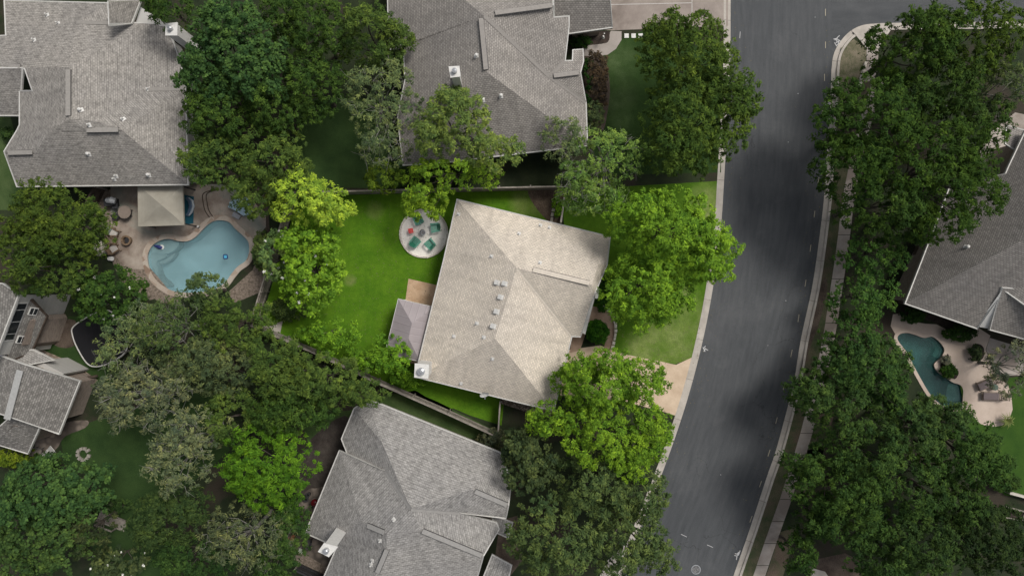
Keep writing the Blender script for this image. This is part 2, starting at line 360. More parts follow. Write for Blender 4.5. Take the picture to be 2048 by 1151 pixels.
# pools
poolW = [P(p.x, p.y) for p in cr([(*q, 0) for q in ZM(190, 360, 4.797, [(1210, 385), (1290, 405), (1350, 470), (1430, 540), (1475, 600), (1480, 690), (1450, 770), (1370, 830), (1310, 900), (1250, 980), (1160, 1040), (1050, 1070), (900, 1078), (760, 1065), (680, 1030), (590, 960), (530, 860), (507, 760), (515, 690), (560, 620), (640, 575), (720, 565), (800, 585), (890, 585), (960, 550), (1020, 490), (1080, 430), (1140, 395)])], 5, True)]
poolE = [P(p.x, p.y) for p in cr([(*q, 0) for q in ZM(1760, 600, 4.264, [(165, 290), (230, 278), (300, 295), (370, 320), (440, 310), (490, 340), (530, 385), (546, 430), (515, 490), (465, 535), (462, 565), (490, 610), (560, 660), (620, 700), (680, 720), (705, 760), (705, 815), (690, 890), (600, 930), (450, 830), (330, 640), (230, 450), (150, 340)])], 5, True)]
poolW, poolE = ccw(poolW), ccw(poolE)
B = 420
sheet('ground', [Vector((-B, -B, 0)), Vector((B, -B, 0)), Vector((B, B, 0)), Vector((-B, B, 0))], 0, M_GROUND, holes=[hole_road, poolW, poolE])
# asphalt strip with uv along the road
vs_, fs_, us_ = [], [], []; K = 12
acc = 0
for i, y in enumerate(ys):
    if i: acc += (P(XL[i], y)-P(XL[i-1], ys[i-1])).length
    for k in range(K+1):
        q = P(XL[i]+(XR[i]-XL[i])*k/K, y); vs_.append(Vector((q.x, q.y, -.12))); us_.append((k/K, acc))
for i in range(len(ys)-1):
    for k in range(K):
        a = i*(K+1)+k; fs_.append((a, a+K+1, a+K+2, a+1))
o = mk('road', vs_, fs_, M_ROAD, uv=[[us_[j] for j in f] for f in fs_]); o['kind'] = 'structure'
o = sheet('road', W([(1640, 160), (1640, -260), (1672, -260), (1700, -170), (1780, -135), (2700, -130), (2700, 40), (1850, 44)])+W(cornc[::-1]), -.124, M_ROAD); 
ul = o.data.uv_layers.new(name='UV')
for l in o.data.loops:
    v = o.data.vertices[l.vertex_index].co; ul.data[l.index].uv = (v.y*.05, v.x)
def curb(line, s):
    m = MB(); prof = [(0, -.105), (GUT, -.095), (GUT+.02, .012), (CUR+.01, .014), (CUR+.01, -.1)]
    L = [polyoff(line, s*d) if d else list(line) for d, z in prof]; n = len(line)
    for k, (d, z) in enumerate(prof): m.v += [Vector((p.x, p.y, z)) for p in L[k]]
    for k in range(4):
        for i in range(n-1):
            q = (k*n+i, k*n+i+1, (k+1)*n+i+1, (k+1)*n+i); m.f.append(q if s < 0 else q[::-1])
    o = m.build('curb', M_CURB); o['kind'] = 'structure'; return o
curb(left_w, sL); curb(right_edge, sR)
# joints across the curb
jm = MB()
for line, s in ((left_w, sL), (right_edge, sR)):
    L1 = polyoff(line, s*CUR)
    acc = 0
    for i in range(1, len(line)):
        acc += (line[i]-line[i-1]).length
        if acc > 3 and abs(line[i].y) < 26 and abs(line[i].x) < 45:
            acc = 0; a, b = line[i], line[i]+(L1[i]-line[i]); a = Vector((a.x, a.y, -.09)); b2 = Vector((b.x, b.y, .018)); mid = a.lerp(b2, .66); mid.z = -.085
            jm.bar(a, mid, .025, .006); jm.bar(Vector((mid.x, mid.y, .018)), b2, .025, .006)
tagit(jm.build('curb_joint', plain('joint', (.13, .12, .11), .9)), kind='structure')

def flat(name, pts, z, m, smooth_=0, holes=()):
    w_ = W(pts)
    if smooth_: w_ = cr(w_, smooth_, True)
    return sheet(name, w_, z, m, holes)
def arc(loop, a, b, up=True):
    """vertices of a closed world loop from nearest a to nearest b going the way with the larger mean y (up) or smaller"""
    n = len(loop); ia = min(range(n), key=lambda i: (loop[i]-a).length); ib = min(range(n), key=lambda i: (loop[i]-b).length)
    f = []; i = ia
    while True:
        f.append(loop[i])
        if i == ib: break
        i = (i+1) % n
    g = []; i = ia
    while True:
        g.append(loop[i])
        if i == ib: break
        i = (i-1) % n
    my = lambda l: sum(p.y for p in l)/len(l)
    return f if (my(f) > my(g)) == up else g
# lawns (4 mm apart)
flat('lawn', [(598, 392), (760, 388), (1000, 382), (1120, 380), (1128, 400), (1122, 445), (1000, 560), (900, 830), (840, 800), (700, 735), (520, 648)], .004, M_LAWN)
flat('lawn', [(780, 745), (1010, 790), (1003, 850), (940, 830), (850, 792)], .008, M_LAWN)
flat('lawn', [(1122, 380), (1435, 362), (1432, 450), (1418, 540), (1402, 630), (1384, 715), (1350, 728), (1225, 705), (1150, 640), (1130, 470)], .004, M_LAWNF2)
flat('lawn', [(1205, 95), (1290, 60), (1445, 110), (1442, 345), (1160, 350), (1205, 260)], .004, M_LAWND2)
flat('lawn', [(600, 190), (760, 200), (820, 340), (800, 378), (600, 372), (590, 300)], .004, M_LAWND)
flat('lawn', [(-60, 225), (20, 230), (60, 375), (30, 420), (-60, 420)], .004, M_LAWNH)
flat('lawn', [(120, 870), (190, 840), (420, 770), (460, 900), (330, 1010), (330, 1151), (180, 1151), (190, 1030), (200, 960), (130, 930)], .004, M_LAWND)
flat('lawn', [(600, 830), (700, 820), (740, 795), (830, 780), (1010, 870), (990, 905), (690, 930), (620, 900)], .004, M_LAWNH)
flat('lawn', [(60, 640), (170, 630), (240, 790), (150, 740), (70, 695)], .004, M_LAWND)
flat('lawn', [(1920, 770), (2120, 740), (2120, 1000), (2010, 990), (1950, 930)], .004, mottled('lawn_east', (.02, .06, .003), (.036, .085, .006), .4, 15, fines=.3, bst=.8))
flat('dirt', [(605, 900), (690, 830), (700, 900), (650, 1010), (600, 1010)], .012, mottled('leaf_litter', (.03, .024, .02), (.06, .05, .042), 1.2, 12, fines=.4), 4)
flat('dirt', [(100, 650), (150, 640), (150, 690), (110, 690)], .012, M_DIRT, 4)
flat('mulch', [(1060, 376), (1110, 374), (1128, 395), (1118, 448), (1092, 438), (1062, 400)], .012, mottled('brown_mulch', (.075, .05, .035), (.16, .12, .085), 1.5, 12, fines=.4), 4)
flat('mulch', [(1195, 95), (1213, 130), (1220, 180), (1214, 230), (1205, 262), (1180, 260), (1168, 110)], .012, M_DIRT, 4)
# verge on the east side
ycs = [y for y in range(150, 1220, 30)]
reo = polyoff(right_edge, sR*(CUR+.0)); 
def wx(line, y_px):            # world x of the line at a photo row
    Y = P(0, y_px).y; q = sorted([(p.y, p.x) for p in line if p.y < 20]); return float(np.interp(Y, [a for a, b in q], [b for a, b in q]))
SW = [(1745, 160), (1722, 230), (1700, 320), (1688, 380), (1683, 410), (1676, 470), (1668, 530), (1658, 593), (1649, 656), (1638, 715), (1608, 838), (1596, 883), (1558, 1002), (1536, 1063), (1506, 1151), (1480, 1230)]
def swx(y): return float(np.interp(y, [q[1] for q in SW], [q[0] for q in SW]))
vl = [Vector((wx(reo, y), P(0, y).y, 0)) for y in ycs]
sheet('verge', vl+[P(swx(y)+2, y) for y in ycs[::-1]], .004, M_VERGE)
flat('verge', [(1683, 95), (1708, 78), (1733, 100), (1732, 125), (1720, 170), (1700, 250), (1672, 250), (1673, 140)], .008, mottled('dry_grass', (.07, .08, .035), (.2, .17, .12), 1.2, 12, fines=.4))
flat('dirt', [(1645, 560), (1655, 570), (1640, 640), (1618, 700), (1600, 770), (1590, 790), (1605, 720), (1622, 640)], .012, M_DIRT, 3)
for i in range(3):
    yb = (1063, 830, 900)[i]
    flat('verge', [(swx(yb)+24, yb), (swx(yb)+60, yb-10), (swx(yb+90)+60, yb+90), (swx(yb+90)+26, yb+90)], .006, M_VERGE)
# sidewalk slabs with joints
sw = []; yy = list(range(162, 1225, 44))
for i in range(len(yy)-1):
    a, b = yy[i], yy[i+1]-1.0
    sheet('sidewalk', W([(swx(a), a), (swx(a)+24, a), (swx(b)+24, b), (swx(b), b)]), .016, M_CONC)
flat('sidewalk', [(1706, 64), (1725, 53), (1783, 49), (1783, 58), (1757, 97), (1733, 97)], .016, M_CURB)
flat('sidewalk', [(1733, 98), (1757, 98), (1756, 121), (1733, 121)], .016, M_CONC)
flat('sidewalk', [(1733, 123), (1757, 123), (1748, 163), (1723, 163)], .018, M_CONC)
# front drive, walks
flat('driveway', [(1130, 700), (1200, 690), (1250, 708), (1320, 722), (1352, 729), (1384, 714), (1372, 770), (1350, 830), (1325, 822), (1240, 800), (1120, 790)], .012, M_CONCB)
flat('path', [(1143, 672), (1183, 612), (1205, 615), (1223, 628), (1230, 655), (1228, 680), (1222, 705), (1207, 703), (1212, 672), (1212, 648), (1200, 640), (1180, 640), (1160, 700), (1140, 705)], .018, mottled('walk_tan', (.3, .2, .14), (.42, .3, .22), 1.2, 20, fines=.12))
flat('driveway', [(1210, -60), (1456, -60), (1456, 52), (1225, 61), (1200, 60)], .012, mottled('drive_grey', (.25, .21, .185), (.33, .285, .25), .5, 16, fines=.1, c3=(.17, .14, .12)))
for x0, y0, x1, y1 in ((1217, 9.5, 1384, 6), (1384, -40, 1384, 60)):
    mm = MB(); mm.bar(P(x0, y0, .0165), P(x1, y1, .0165), .05, .004); tagit(mm.build('driveway_joint', plain('joint_pale', (.5, .48, .45))), kind='structure')
flat('path', [(1165, 92), (1205, 88), (1222, 62), (1243, 63), (1243, 80), (1232, 98), (1215, 110), (1195, 112), (1165, 112)], .016, mottled('walk_grey', (.3, .27, .24), (.37, .33, .3), .8, 20, fines=.1))
# main yard patios
circ = [P(848+49*math.cos(a)*1.0, 467+49*math.sin(a)) for a in np.linspace(0, 2*math.pi, 48, endpoint=False)]
sheet('patio', circ, .014, M_PEBBLE)
flat('patio', [(817, 557), (905, 577), (870, 730), (800, 725), (811, 600)], .016, M_SLAB)
flat('gravel_bed', [(1000, 795), (1110, 815), (1100, 832), (1050, 822), (1000, 806)], .012, gravel('tan_gravel', [(.2, .15, .11), (.4, .33, .27), (.3, .24, .19)], 9))
flat('path', [(505, 655), (545, 650), (566, 640), (560, 668), (530, 665)], .016, M_CURB)
# west yard: gravel, deck around the pool, flagstone
flat('gravel_bed', [(190, 385), (240, 375), (230, 500), (280, 540), (330, 590), (300, 600), (240, 560), (215, 500)], .006, M_GRAVEL)
flat('gravel_bed', [(455, 585), (505, 540), (530, 480), (545, 520), (530, 580), (470, 605)], .006, M_GRAVEL)
flat('gravel_bed', [(262, 530), (300, 535), (360, 605), (320, 605), (280, 575)], .01, M_GRAVEL)
flat('dirt', [(440, 330), (530, 330), (540, 470), (470, 380)], .004, M_DIRT)
dz = lambda pts: [P(*q) for q in ZM(190, 360, 4.797, pts)]
cop_out = ccw(offs(poolW, .42)); cop_outE = ccw(offs(poolE, .28))
aL, aR = dz([(495, 850)])[0], dz([(1500, 560)])[0]
sheet('pool_deck', dz([(150, 40), (150, 640), (200, 735), (280, 812), (360, 852)])+arc(cop_out, aL, aR, True)+dz([(1580, 520), (1640, 450), (1640, 330), (1560, 250), (1480, 150), (1390, 70), (1200, 40)]), .014, M_DECK)
flat('path', [(72, 693), (150, 727), (196, 760), (185, 770), (100, 742), (60, 740)], .014, M_PATHG)
flat('path', [(75, 870), (130, 845), (175, 840), (170, 855), (130, 872), (110, 900), (75, 905)], .014, M_FLAG, 3)
# east deck
ez = lambda pts: [P(*q) for q in ZM(1760, 600, 4.264, pts)]
aL, aR = ez([(160, 280)])[0], ez([(720, 820)])[0]
sheet('pool_deck', arc(cop_outE, aL, aR, True)+ez([(730, 930), (850, 1050), (905, 1068), (970, 1078), (1040, 1065), (1100, 1020), (1130, 930), (1120, 820), (1090, 720), (990, 640), (950, 560), (900, 420), (940, 300), (830, 230), (640, 280), (570, 250), (480, 205), (385, 200), (300, 185), (190, 110), (110, 120), (90, 220), (130, 290)]), .014, M_DECKE)
sheet('patio', ez([(935, 320), (1260, 420), (1260, 640), (1080, 640), (960, 570), (905, 420)]), .010, M_CONC)
sheet('mulch', cr(ez([(180, 90), (480, 200), (600, 270), (720, 300), (830, 240), (800, 200), (300, 60)]), 3, True), .018, M_MULCH)
sheet('mulch', cr(ez([(575, 455), (605, 530), (650, 580), (670, 620), (640, 670), (580, 660), (530, 600), (515, 540)]), 4, True), .02, M_MULCH)
sheet('mulch', cr(ez([(800, 375), (850, 375), (885, 410), (880, 490), (820, 520), (780, 480), (772, 420)]), 4, True), .02, M_MULCH)
# patio by the south house
f3 = lambda pts: [P(*q) for q in ZM(560, 960, 6.025, pts)]
sheet('patio', cr(f3([(340, 110), (420, 95), (560, 130), (560, 700), (640, 900), (620, 1050), (480, 1000), (300, 890), (170, 820), (120, 700), (180, 540), (270, 520), (230, 400), (240, 240)]), 3, True), .014, M_FLAG)
sheet('gravel_bed', f3([(120, 790), (300, 890), (500, 1000), (620, 1040), (600, 1151), (380, 1090), (170, 980), (120, 880)]), .018, M_GRAVEL)
flat('patio', [(1000, 1040), (1035, 1030), (1045, 1120), (1020, 1151), (985, 1151)], .008, M_DIRT)
flat('driveway', [(1250, 1085), (1290, 1050), (1265, 1110), (1225, 1160), (1195, 1160), (1215, 1120)], .012, M_CURB)
flat('driveway', [(1975, 270), (2030, 225), (2100, 240), (2100, 300), (2030, 300), (2010, 350), (1960, 350), (1960, 300)], .012, M_CONC)
flat('dirt', [(1620, 1120), (1690, 1105), (1720, 1120), (1720, 1180), (1610, 1170)], .012, M_DIRT)
flat('path', [(1622, 1134), (1650, 1142), (1662, 1160), (1622, 1160)], .016, M_CURB)

# road paint ticks, utility marks, manhole, debris
PAINT = plain('faded_paint', (.4, .36, .27), .8); PAINTW = plain('white_mark', (.5, .5, .5), .8)
def tick(x, y, l, ang, m=PAINT, wd=.05, lab=None):
    q = P(x, y, -.115); d = Vector((math.cos(ang), math.sin(ang), 0))*l/2/S; mb = MB(); mb.bar(q-d, q+d, wd, .004)
    mb.build('road_tick', m, None)['kind'] = 'structure'
for x, y, l in ((1651, 25, 14), (1651, 90, 13), (1649, 155, 14), (1647, 215, 28), (1642, 288, 13), (1637, 360, 13), (1629, 428, 13), (1621, 496, 14), (1611, 566, 14), (1597, 636, 15), (1583, 706, 15), (1568, 772, 14), (1553, 840, 13), (1538, 905, 14), (1521, 967, 13), (1502, 1037, 14)):
    dx = (swx(min(1150, max(170, y))+20)-swx(min(1150, max(170, y))-20))/40 if y > 170 else 0
    tick(x, y, l, math.atan2(-1, dx) if True else 0)
for x, y, a in ((1315, 1047, -.4), (1368, 1070, -.45), (1420, 1091, -.4), (1492, 157, 1.57), (1480, 70, 1.5)): tick(x, y, 13, a, PAINTW, .04)
for cx, cy, n, r in ((1676, 82, 11, 9), (1656, 208, 4, 5), (1475, 1107, 7, 8), (1412, 696, 4, 7)):
    mb = MB(); rr = random.Random(cx)
    for k in range(n):
        a = rr.uniform(0, 6.28); q = P(cx+rr.uniform(-r, r)*.6, cy+rr.uniform(-r, r), -.114+k*.0006); d = Vector((math.cos(a), math.sin(a), 0))*rr.uniform(.08, .22); mb.bar(q-d, q+d, .06, .003)
    mb.build('utility_mark', PAINTW)['kind'] = 'structure'
mh = thing('manhole', 'round grey iron manhole cover set in the asphalt near the lower end of the street', 'manhole', P(1392, 1138, -.12))
MB().cyl(P(1392, 1138, -.119), .40, .012, 28, inner=.34).build('frame', M_METAL, mh)
MB().cyl(P(1392, 1138, -.118), .335, .008, 28).build('cover', gravel('manhole_iron', [(.16, .16, .16), (.3, .3, .3)], 14), mh)
sk = random.Random(3)
for k in range(7):
    y = sk.uniform(20, 1130); x = sk.uniform(xat(LE, y)+40, xat(RE, y)-10); q = P(x, y, -.11); mb = MB(); mb.cyl(q, sk.uniform(.025, .045), .015, 5); mb.build('road_pebble', PAINTW)['kind'] = 'structure'

# ---------------- roofs and houses ----------------
class Roof: pass
def roof(parent, pts, facets, mat, name='roof', th=.2, trim=M_TRIM, cap=True, gut=.09, squash=1.0):
    pts = {k: (x, y, 3.2+(z-3.2)*squash if z > 3.2 else z) for k, (x, y, z) in pts.items()}
    names = list(pts); idx = {k: i for i, k in enumerate(names)}; n = len(names)
    z0 = np.array([pts[k][2] for k in names], float); z = z0.copy(); F = [f.split() for f in facets]
    for it in range(4):
        xy = np.array([P(pts[k][0], pts[k][1], z[i])[:2] for i, k in enumerate(names)])
        A, b = [], []
        for i in range(n):
            r = np.zeros(n+3*len(F)); r[i] = 2.2 if z0[i] <= 3.5 else 2.0; A.append(r); b.append(z0[i]*r[i])
        for j, f in enumerate(F):
            c = xy[[idx[k] for k in f]].mean(0)
            for k in f:
                r = np.zeros(n+3*len(F)); i = idx[k]; r[i] = 3; r[n+3*j] = -3*(xy[i][0]-c[0]); r[n+3*j+1] = -3*(xy[i][1]-c[1]); r[n+3*j+2] = -3; A.append(r); b.append(0)
        z = np.linalg.lstsq(np.array(A), np.array(b), rcond=None)[0][:n]
    V = [P(pts[k][0], pts[k][1], z[i]) for i, k in enumerate(names)]
    R = Roof(); R.V = V; R.idx = idx; R.tris = []; faces = []; uvs = []; nrm = []
    edges = {}
    for j, f in enumerate(F):
        ids = [idx[k] for k in f]
        ar = sum(V[ids[i]].x*V[ids[(i+1) % len(ids)]].y-V[ids[(i+1) % len(ids)]].x*V[ids[i]].y for i in range(len(ids)))
        if ar < 0: ids = ids[::-1]
        nn = Vector((0, 0, 0))
        for i in range(len(ids)):
            a, b_ = V[ids[i]], V[ids[(i+1) % len(ids)]]; nn += Vector(((a.y-b_.y)*(a.z+b_.z), (a.z-b_.z)*(a.x+b_.x), (a.x-b_.x)*(a.y+b_.y)))
        nn.normalize(); nrm.append(nn)
        h = nn.cross(Vector((0, 0, 1))); h = Vector((1, 0, 0)) if h.length < 1e-3 else h.normalized()
        le = [(V[ids[(i+1) % len(ids)]]-V[ids[i]]) for i in range(len(ids))]; le = [e_ for e_ in le if abs(e_.z) < .16*e_.length and e_.length > 2 and abs(e_.normalized().dot(h)) > .5]
        if le:
            h2 = max(le, key=lambda e_: e_.length).normalized(); h2 -= nn*h2.dot(nn); h = h2.normalized()
        s_ = nn.cross(h)
        for t in geometry.tessellate_polygon([[Vector((V[i].x, V[i].y, 0)) for i in ids]]):
            t = [ids[i] for i in t]
            if (V[t[1]]-V[t[0]]).cross(V[t[2]]-V[t[0]]).z < 0: t = t[::-1]
            faces.append(tuple(t)); uvs.append([(V[i].dot(h)+j*3.17, V[i].dot(s_)) for i in t]); R.tris.append((t, nn))
        for i in range(len(ids)): edges.setdefault((ids[i], ids[(i+1) % len(ids)]), []).append(j)
    bnd = {a: b_ for (a, b_) in edges if (b_, a) not in edges}
    loops = []
    while bnd:
        a = next(iter(bnd)); L = [a]
        while L[-1] in bnd:
            nx = bnd.pop(L[-1])
            if nx == L[0]: break
            L.append(nx)
        loops.append(L)
    L = max(loops, key=len); R.loop = [V[i] for i in L]
    # slab: top, soffit and edge
    nv = len(V); vv = V+[v-Vector((0, 0, th)) for v in V]; ff = list(faces); uu = list(uvs)
    for t, u in zip(faces, uvs): ff.append(tuple(i+nv for i in t[::-1])); uu.append(u[::-1])
    for l in loops:
        for i in range(len(l)):
            a, b_ = l[i], l[(i+1) % len(l)]; ff.append((a, a+nv, b_+nv, b_)); uu.append([(0, 0), (0, .05), (.05, .05), (.05, 0)])
    R.obj = mk(name, vv, ff, mat, parent, uv=uu)
    ln = []
    for pl_ in R.obj.data.polygons:
        q = R.tris[pl_.index][1] if pl_.index < len(R.tris) else pl_.normal
        ln += [tuple(q)]*pl_.loop_total
    R.obj.data.normals_split_custom_set(ln)
    # fascia and gutter: mitred ribbon round the outline
    rl = R.loop; o1 = offs(rl, .004); o2 = offs(rl, gut); m = MB(); k = len(rl)
    for l, dz_ in ((o1, .012), (o2, .012), (o2, -th-.01), (o1, -th-.01)): m.v += [p+Vector((0, 0, dz_)) for p in l]
    for q in range(4):
        q2 = (q+1) % 4
        for i in range(k): j = (i+1) % k; m.f.append((q*k+i, q2*k+i, q2*k+j, q*k+j)[::-1])
    m.build('gutter', trim, parent)
    if cap:
        m = MB()
        for (a, b_), js in edges.items():
            if a < b_ and (b_, a) in edges:
                n1, n2 = nrm[js[0]], nrm[edges[(b_, a)][0]]; A_, B_ = V[a], V[b_]
                e = (B_-A_); inw = Vector((0, 0, 1)).cross(e).normalized()        # left of edge = inside facet js[0]
                if (n1-n2).dot(inw) < -.12:                                        # convex: ridge or hip
                    e.normalize()
                    for nn in (n1,):
                        l1 = n1.cross(e).normalized()*.16; l2 = -n2.cross(e).normalized()*.16
                        up1, up2 = n1*.03, n2*.03
                        m = MB(); m.add([A_+(n1+n2)*.02, B_+(n1+n2)*.02, B_+l1+up1, A_+l1+up1, B_+l2+up2, A_+l2+up2], [(0, 1, 2, 3), (1, 0, 5, 4)]); m.build('ridge_cap', mat2cap(mat), parent)
    return R
CAPS = {}
def mat2cap(mat, f=.8):
    key = mat.name+str(f)
    if key not in CAPS:
        col = sc3(SHC.get(mat.name, (.3, .27, .27)), f)
        CAPS[key] = plain(mat.name+'_cap', col, .9, spec=.2)
    return CAPS[key]
def on(R, px, py):
    """point and normal of the roof seen at a photo pixel"""
    o = Vector((0, 0, CH)); d = (P(px, py)-o).normalized(); best = None
    for t, nn in R.tris:
        a = [R.V[i] for i in t]; h = geometry.intersect_ray_tri(a[0], a[1], a[2], d, o, True)
        if h is not None and (best is None or h.z > best[0].z): best = (h, nn)
    if best is None:
        t, nn = min(R.tris, key=lambda q: min((R.V[i]-P(px, py, 3)).length for i in q[0])); z = sum(R.V[i].z for i in t)/3; best = (P(px, py, z), nn)
    return best
def walls(parent, loop, mat, inset=.55, drop=.22, name='wall'):
    l = offs(loop, -inset); n = len(l); m = MB()
    m.v = [Vector((p.x, p.y, 0)) for p in l]+[Vector((p.x, p.y, max(.5, q.z-drop))) for p, q in zip(l, loop)]
    m.f = [(i, (i+1) % n, n+(i+1) % n, n+i) for i in range(n)]
    return m.build(name, mat, parent)
def frame(nn, p, rot=0):
    from mathutils import Matrix
    h = nn.cross(Vector((0, 0, 1))); h = Vector((1, 0, 0)) if h.length < 1e-3 else h.normalized(); s_ = nn.cross(h)
    return Matrix((h, s_, nn)).transposed()
def rv(parent, R, px, py, kind='pipe'):
    p, nn = on(R, px, py); M = frame(nn, p); m = MB()
    if kind == 'pipe':
        m.box(p+nn*.012, (.26, .32, .02), M=M); m.cyl(p, .05, .34, 10)
    elif kind == 'box':
        m.box(p+nn*.012, (.4, .45, .02), M=M); m.box(p+nn*.1, (.26, .28, .2), M=M); m.box(p+nn*.21, (.32, .34, .03), M=M)
    else:
        m.box(p+nn*.012, (.3, .36, .02), M=M); m.cyl(p, .08, .3, 12); m.cyl(p+Vector((0, 0, .28)), .13, .07, 12, r2=.07)
    m.build('roof_vent', M_WHITE, parent)
def vent(parent, R, a, b, wd=.34):
    """ridge vent: raised shingled strip over a dark gap"""
    A, n1 = on(R, *a); B_, n2 = on(R, *b); A = A+Vector((0, 0, .05)); B_ = B_+Vector((0, 0, .05))
    m = MB(); m.bar(A, B_, wd+.07, .05); v = m.build('ridge_vent', M_DARK, parent)
    d = (B_-A).normalized(); m = MB(); m.bar(A+Vector((0, 0, .05)), B_+Vector((0, 0, .05)), wd, .07); m.build('vent_cap', mat2cap(R.obj.data.materials[0], .93), v)
def chimney(parent, corners, base, top, mat=M_WHITE, flue=(.5, .5), rr=.24):
    """corners: four photo pixels of the TOP outline"""
    c = [P(x, y, top) for x, y in corners]; c = ccw([Vector((p.x, p.y, 0)) for p in c])
    m = MB(); m.prism([(p.x, p.y) for p in c], base, top); ch = m.build('chimney', mat, parent)
    o_ = offs(c, .08); m = MB(); m.prism([(p.x, p.y) for p in o_], top, top+.1); m.build('chimney_cap', mat, ch)
    q = c[0].lerp(c[1], flue[0]).lerp(c[3].lerp(c[2], flue[0]), flue[1]); m = MB(); m.cyl(Vector((q.x, q.y, top+.1)), rr, .35, 20, inner=rr*.8); m.cyl(Vector((q.x, q.y, top+.42)), rr*1.05, .06, 20, r2=rr*.4); m.build('flue', M_METAL, ch)
    return ch
def windows(parent, a, b, z0, z1, ts, wd=1.3):
    """framed windows on the wall running from a to b (world xy), outward = right of a->b"""
    a = Vector((a.x, a.y, 0)); b = Vector((b.x, b.y, 0)); d = (b-a).normalized(); n_ = Vector((d.y, -d.x, 0))
    for t in ts:
        c = a.lerp(b, t); m = MB(); zc = (z0+z1)/2
        ang = math.atan2(d.y, d.x)
        m.box(c+n_*.03+Vector((0, 0, zc)), (wd+.16, .06, z1-z0+.16), rz=ang); wn = m.build('window', M_WHITE, parent)
        m = MB()
        for sx in (-.5, .5): m.box(c+d*sx*wd*.52+n_*.068+Vector((0, 0, zc)), (wd*.46, .02, z1-z0), rz=ang)
        m.build('pane', M_GLASS, wn)

# ---- main house ----
H0 = thing('brick_house', 'house with pale warm grey hip roof beside the bright green lawn', 'house', P(1000, 620))
R0 = roof(H0, dict(A=(915, 400, 3), B=(1219, 474, 3), C=(1197, 528, 4.6), R=(1184, 569, 6.2), D=(1186, 592, 4.4), E=(1160, 672, 3), F=(1143, 671, 3.05), G=(1107, 820, 3), H=(831, 752, 3), J=(889, 517, 3), P1=(1034, 536, 6.6), P2=(990, 676, 6.6), K=(1213, 529, 3)),
    ['A P1 R C K B', 'R P1 F E D', 'P1 P2 G F', 'P2 H G', 'A J H P2 P1', 'C R D K'], SH_MAIN, squash=.85)
walls(H0, R0.loop, M_BRICK)
vent(H0, R0, (1066, 539), (1178, 566))
m = MB(); m.prism([tuple(P(x, y, 2.6)[:2]) for x, y in ((1183, 594), (1189, 596), (1170, 668), (1163, 664))], .3, 2.75); m.build('porch_beam', M_WHITE, H0)
m = MB(); m.prism([tuple(P(x, y, 2.8)[:2]) for x, y in ((1193, 578), (1199, 576), (1196, 597), (1189, 596))], 2.5, 2.9); m.build('porch_trim', M_WHITE, H0)
for q in ((1081, 450), (1099, 455), (1038, 467)): rv(H0, R0, *q, 'pipe')
for q in ((1080, 525), (917, 428), (983, 512)): rv(H0, R0, *q, 'pipe')
for q in ((995, 565), (1010, 567), (1002, 594), (994, 623), (987, 652)): rv(H0, R0, *q, 'box')
for q in ((954, 646), (968, 674), (908, 672), (985, 717), (922, 766)): rv(H0, R0, *q, 'pipe')
chimney(H0, ((832, 728), (856, 730), (855, 754), (831, 752)), 1.0, 6.2, flue=(.5, .5), rr=.27)
dp, dn = on(R0, 968, 786)
dsh = thing('satellite_dish', 'white round satellite dish on the south eave of the pale roofed house', 'satellite dish', P(968, 787, 3.0))
m = MB(); m.tube([P(968, 780, 3.1), P(968, 784, 3.3), P(968, 786, 3.45)], .02, 6); m.build('mast', M_METAL, dsh)
m = MB(); c = P(968, 787, 3.5); ax = Vector((.2, -.75, .6)).normalized(); u = ax.cross(Vector((0, 0, 1))).normalized(); v = u.cross(ax)
rings = [(0, 0), (.16, .02), (.3, .07), (.36, .1)]
vv = [c+ax*h+(u*math.cos(a)+v*math.sin(a))*r for r, h in rings[1:] for a in np.linspace(0, 2*math.pi, 20, endpoint=False)]+[c]
ff = [(60, i, (i+1) % 20) for i in range(20)]+[(k*20+i, (k+1)*20+i, (k+1)*20+(i+1) % 20, k*20+(i+1) % 20) for k in range(2) for i in range(20)]
m.add(vv, ff); m.build('reflector', M_WHITE, dsh); m = MB(); m.tube([c-v*.34+ax*.1, c+ax*.42], .012, 5); m.box(c+ax*.42, (.07, .07, .1)); m.build('feed_arm', M_METAL, dsh)

# metal roofed patio cover
def seam_metal(name, c):
    m, t, b = nm(name); uv = N(t, 'UVMap').outputs[0]; wv = N(t, 'TexWave', i_Scale=.55, i_Distortion=0.0); wv.bands_direction = 'X'; wv.wave_profile = 'SAW'
    t.links.new(uv, wv.inputs['Vector']); cc = ramp(t, wv.outputs['Fac'], [(0, sc3(c, .72)), (.1, c), (.88, sc3(c, 1.03)), (1, sc3(c, 1.25))])
    cc = mix(t, 1.0, cc, ramp(t, noise(t, pos(t), .8, 4), [(.3, (.93,)*3), (.7, (1.07,)*3)]), 'MULTIPLY')
    t.links.new(cc, b.inputs['Base Color']); b.inputs['Roughness'].default_value = .5; b.inputs['Specular IOR Level'].default_value = .5; bump(t, b, wv.outputs['Fac'], .6, .03); return m
PC = thing('patio_cover', 'grey metal hipped patio roof on posts against the west wall of the pale roofed house', 'patio cover', P(825, 665))
RP = roof(PC, dict(a=(797, 598, 2.5), b=(867, 614, 2.5), c=(840, 722, 2.5), d=(771, 705, 2.5), e=(824, 646, 3.5), f=(817, 676, 3.5)), ['a e b', 'b e f c', 'c f d', 'd f e a'], seam_metal('standing_seam', (.3, .265, .27)), th=.08, gut=.05)
for q in ((800, 603), (775, 700), (862, 617), (835, 716)):
    m = MB(); b_ = P(q[0], q[1], 2.4); m.box((b_.x, b_.y, 1.22), (.16, .16, 2.42)); m.box((b_.x, b_.y, .12), (.26, .26, .2)); m.build('post', M_WHITE, PC)

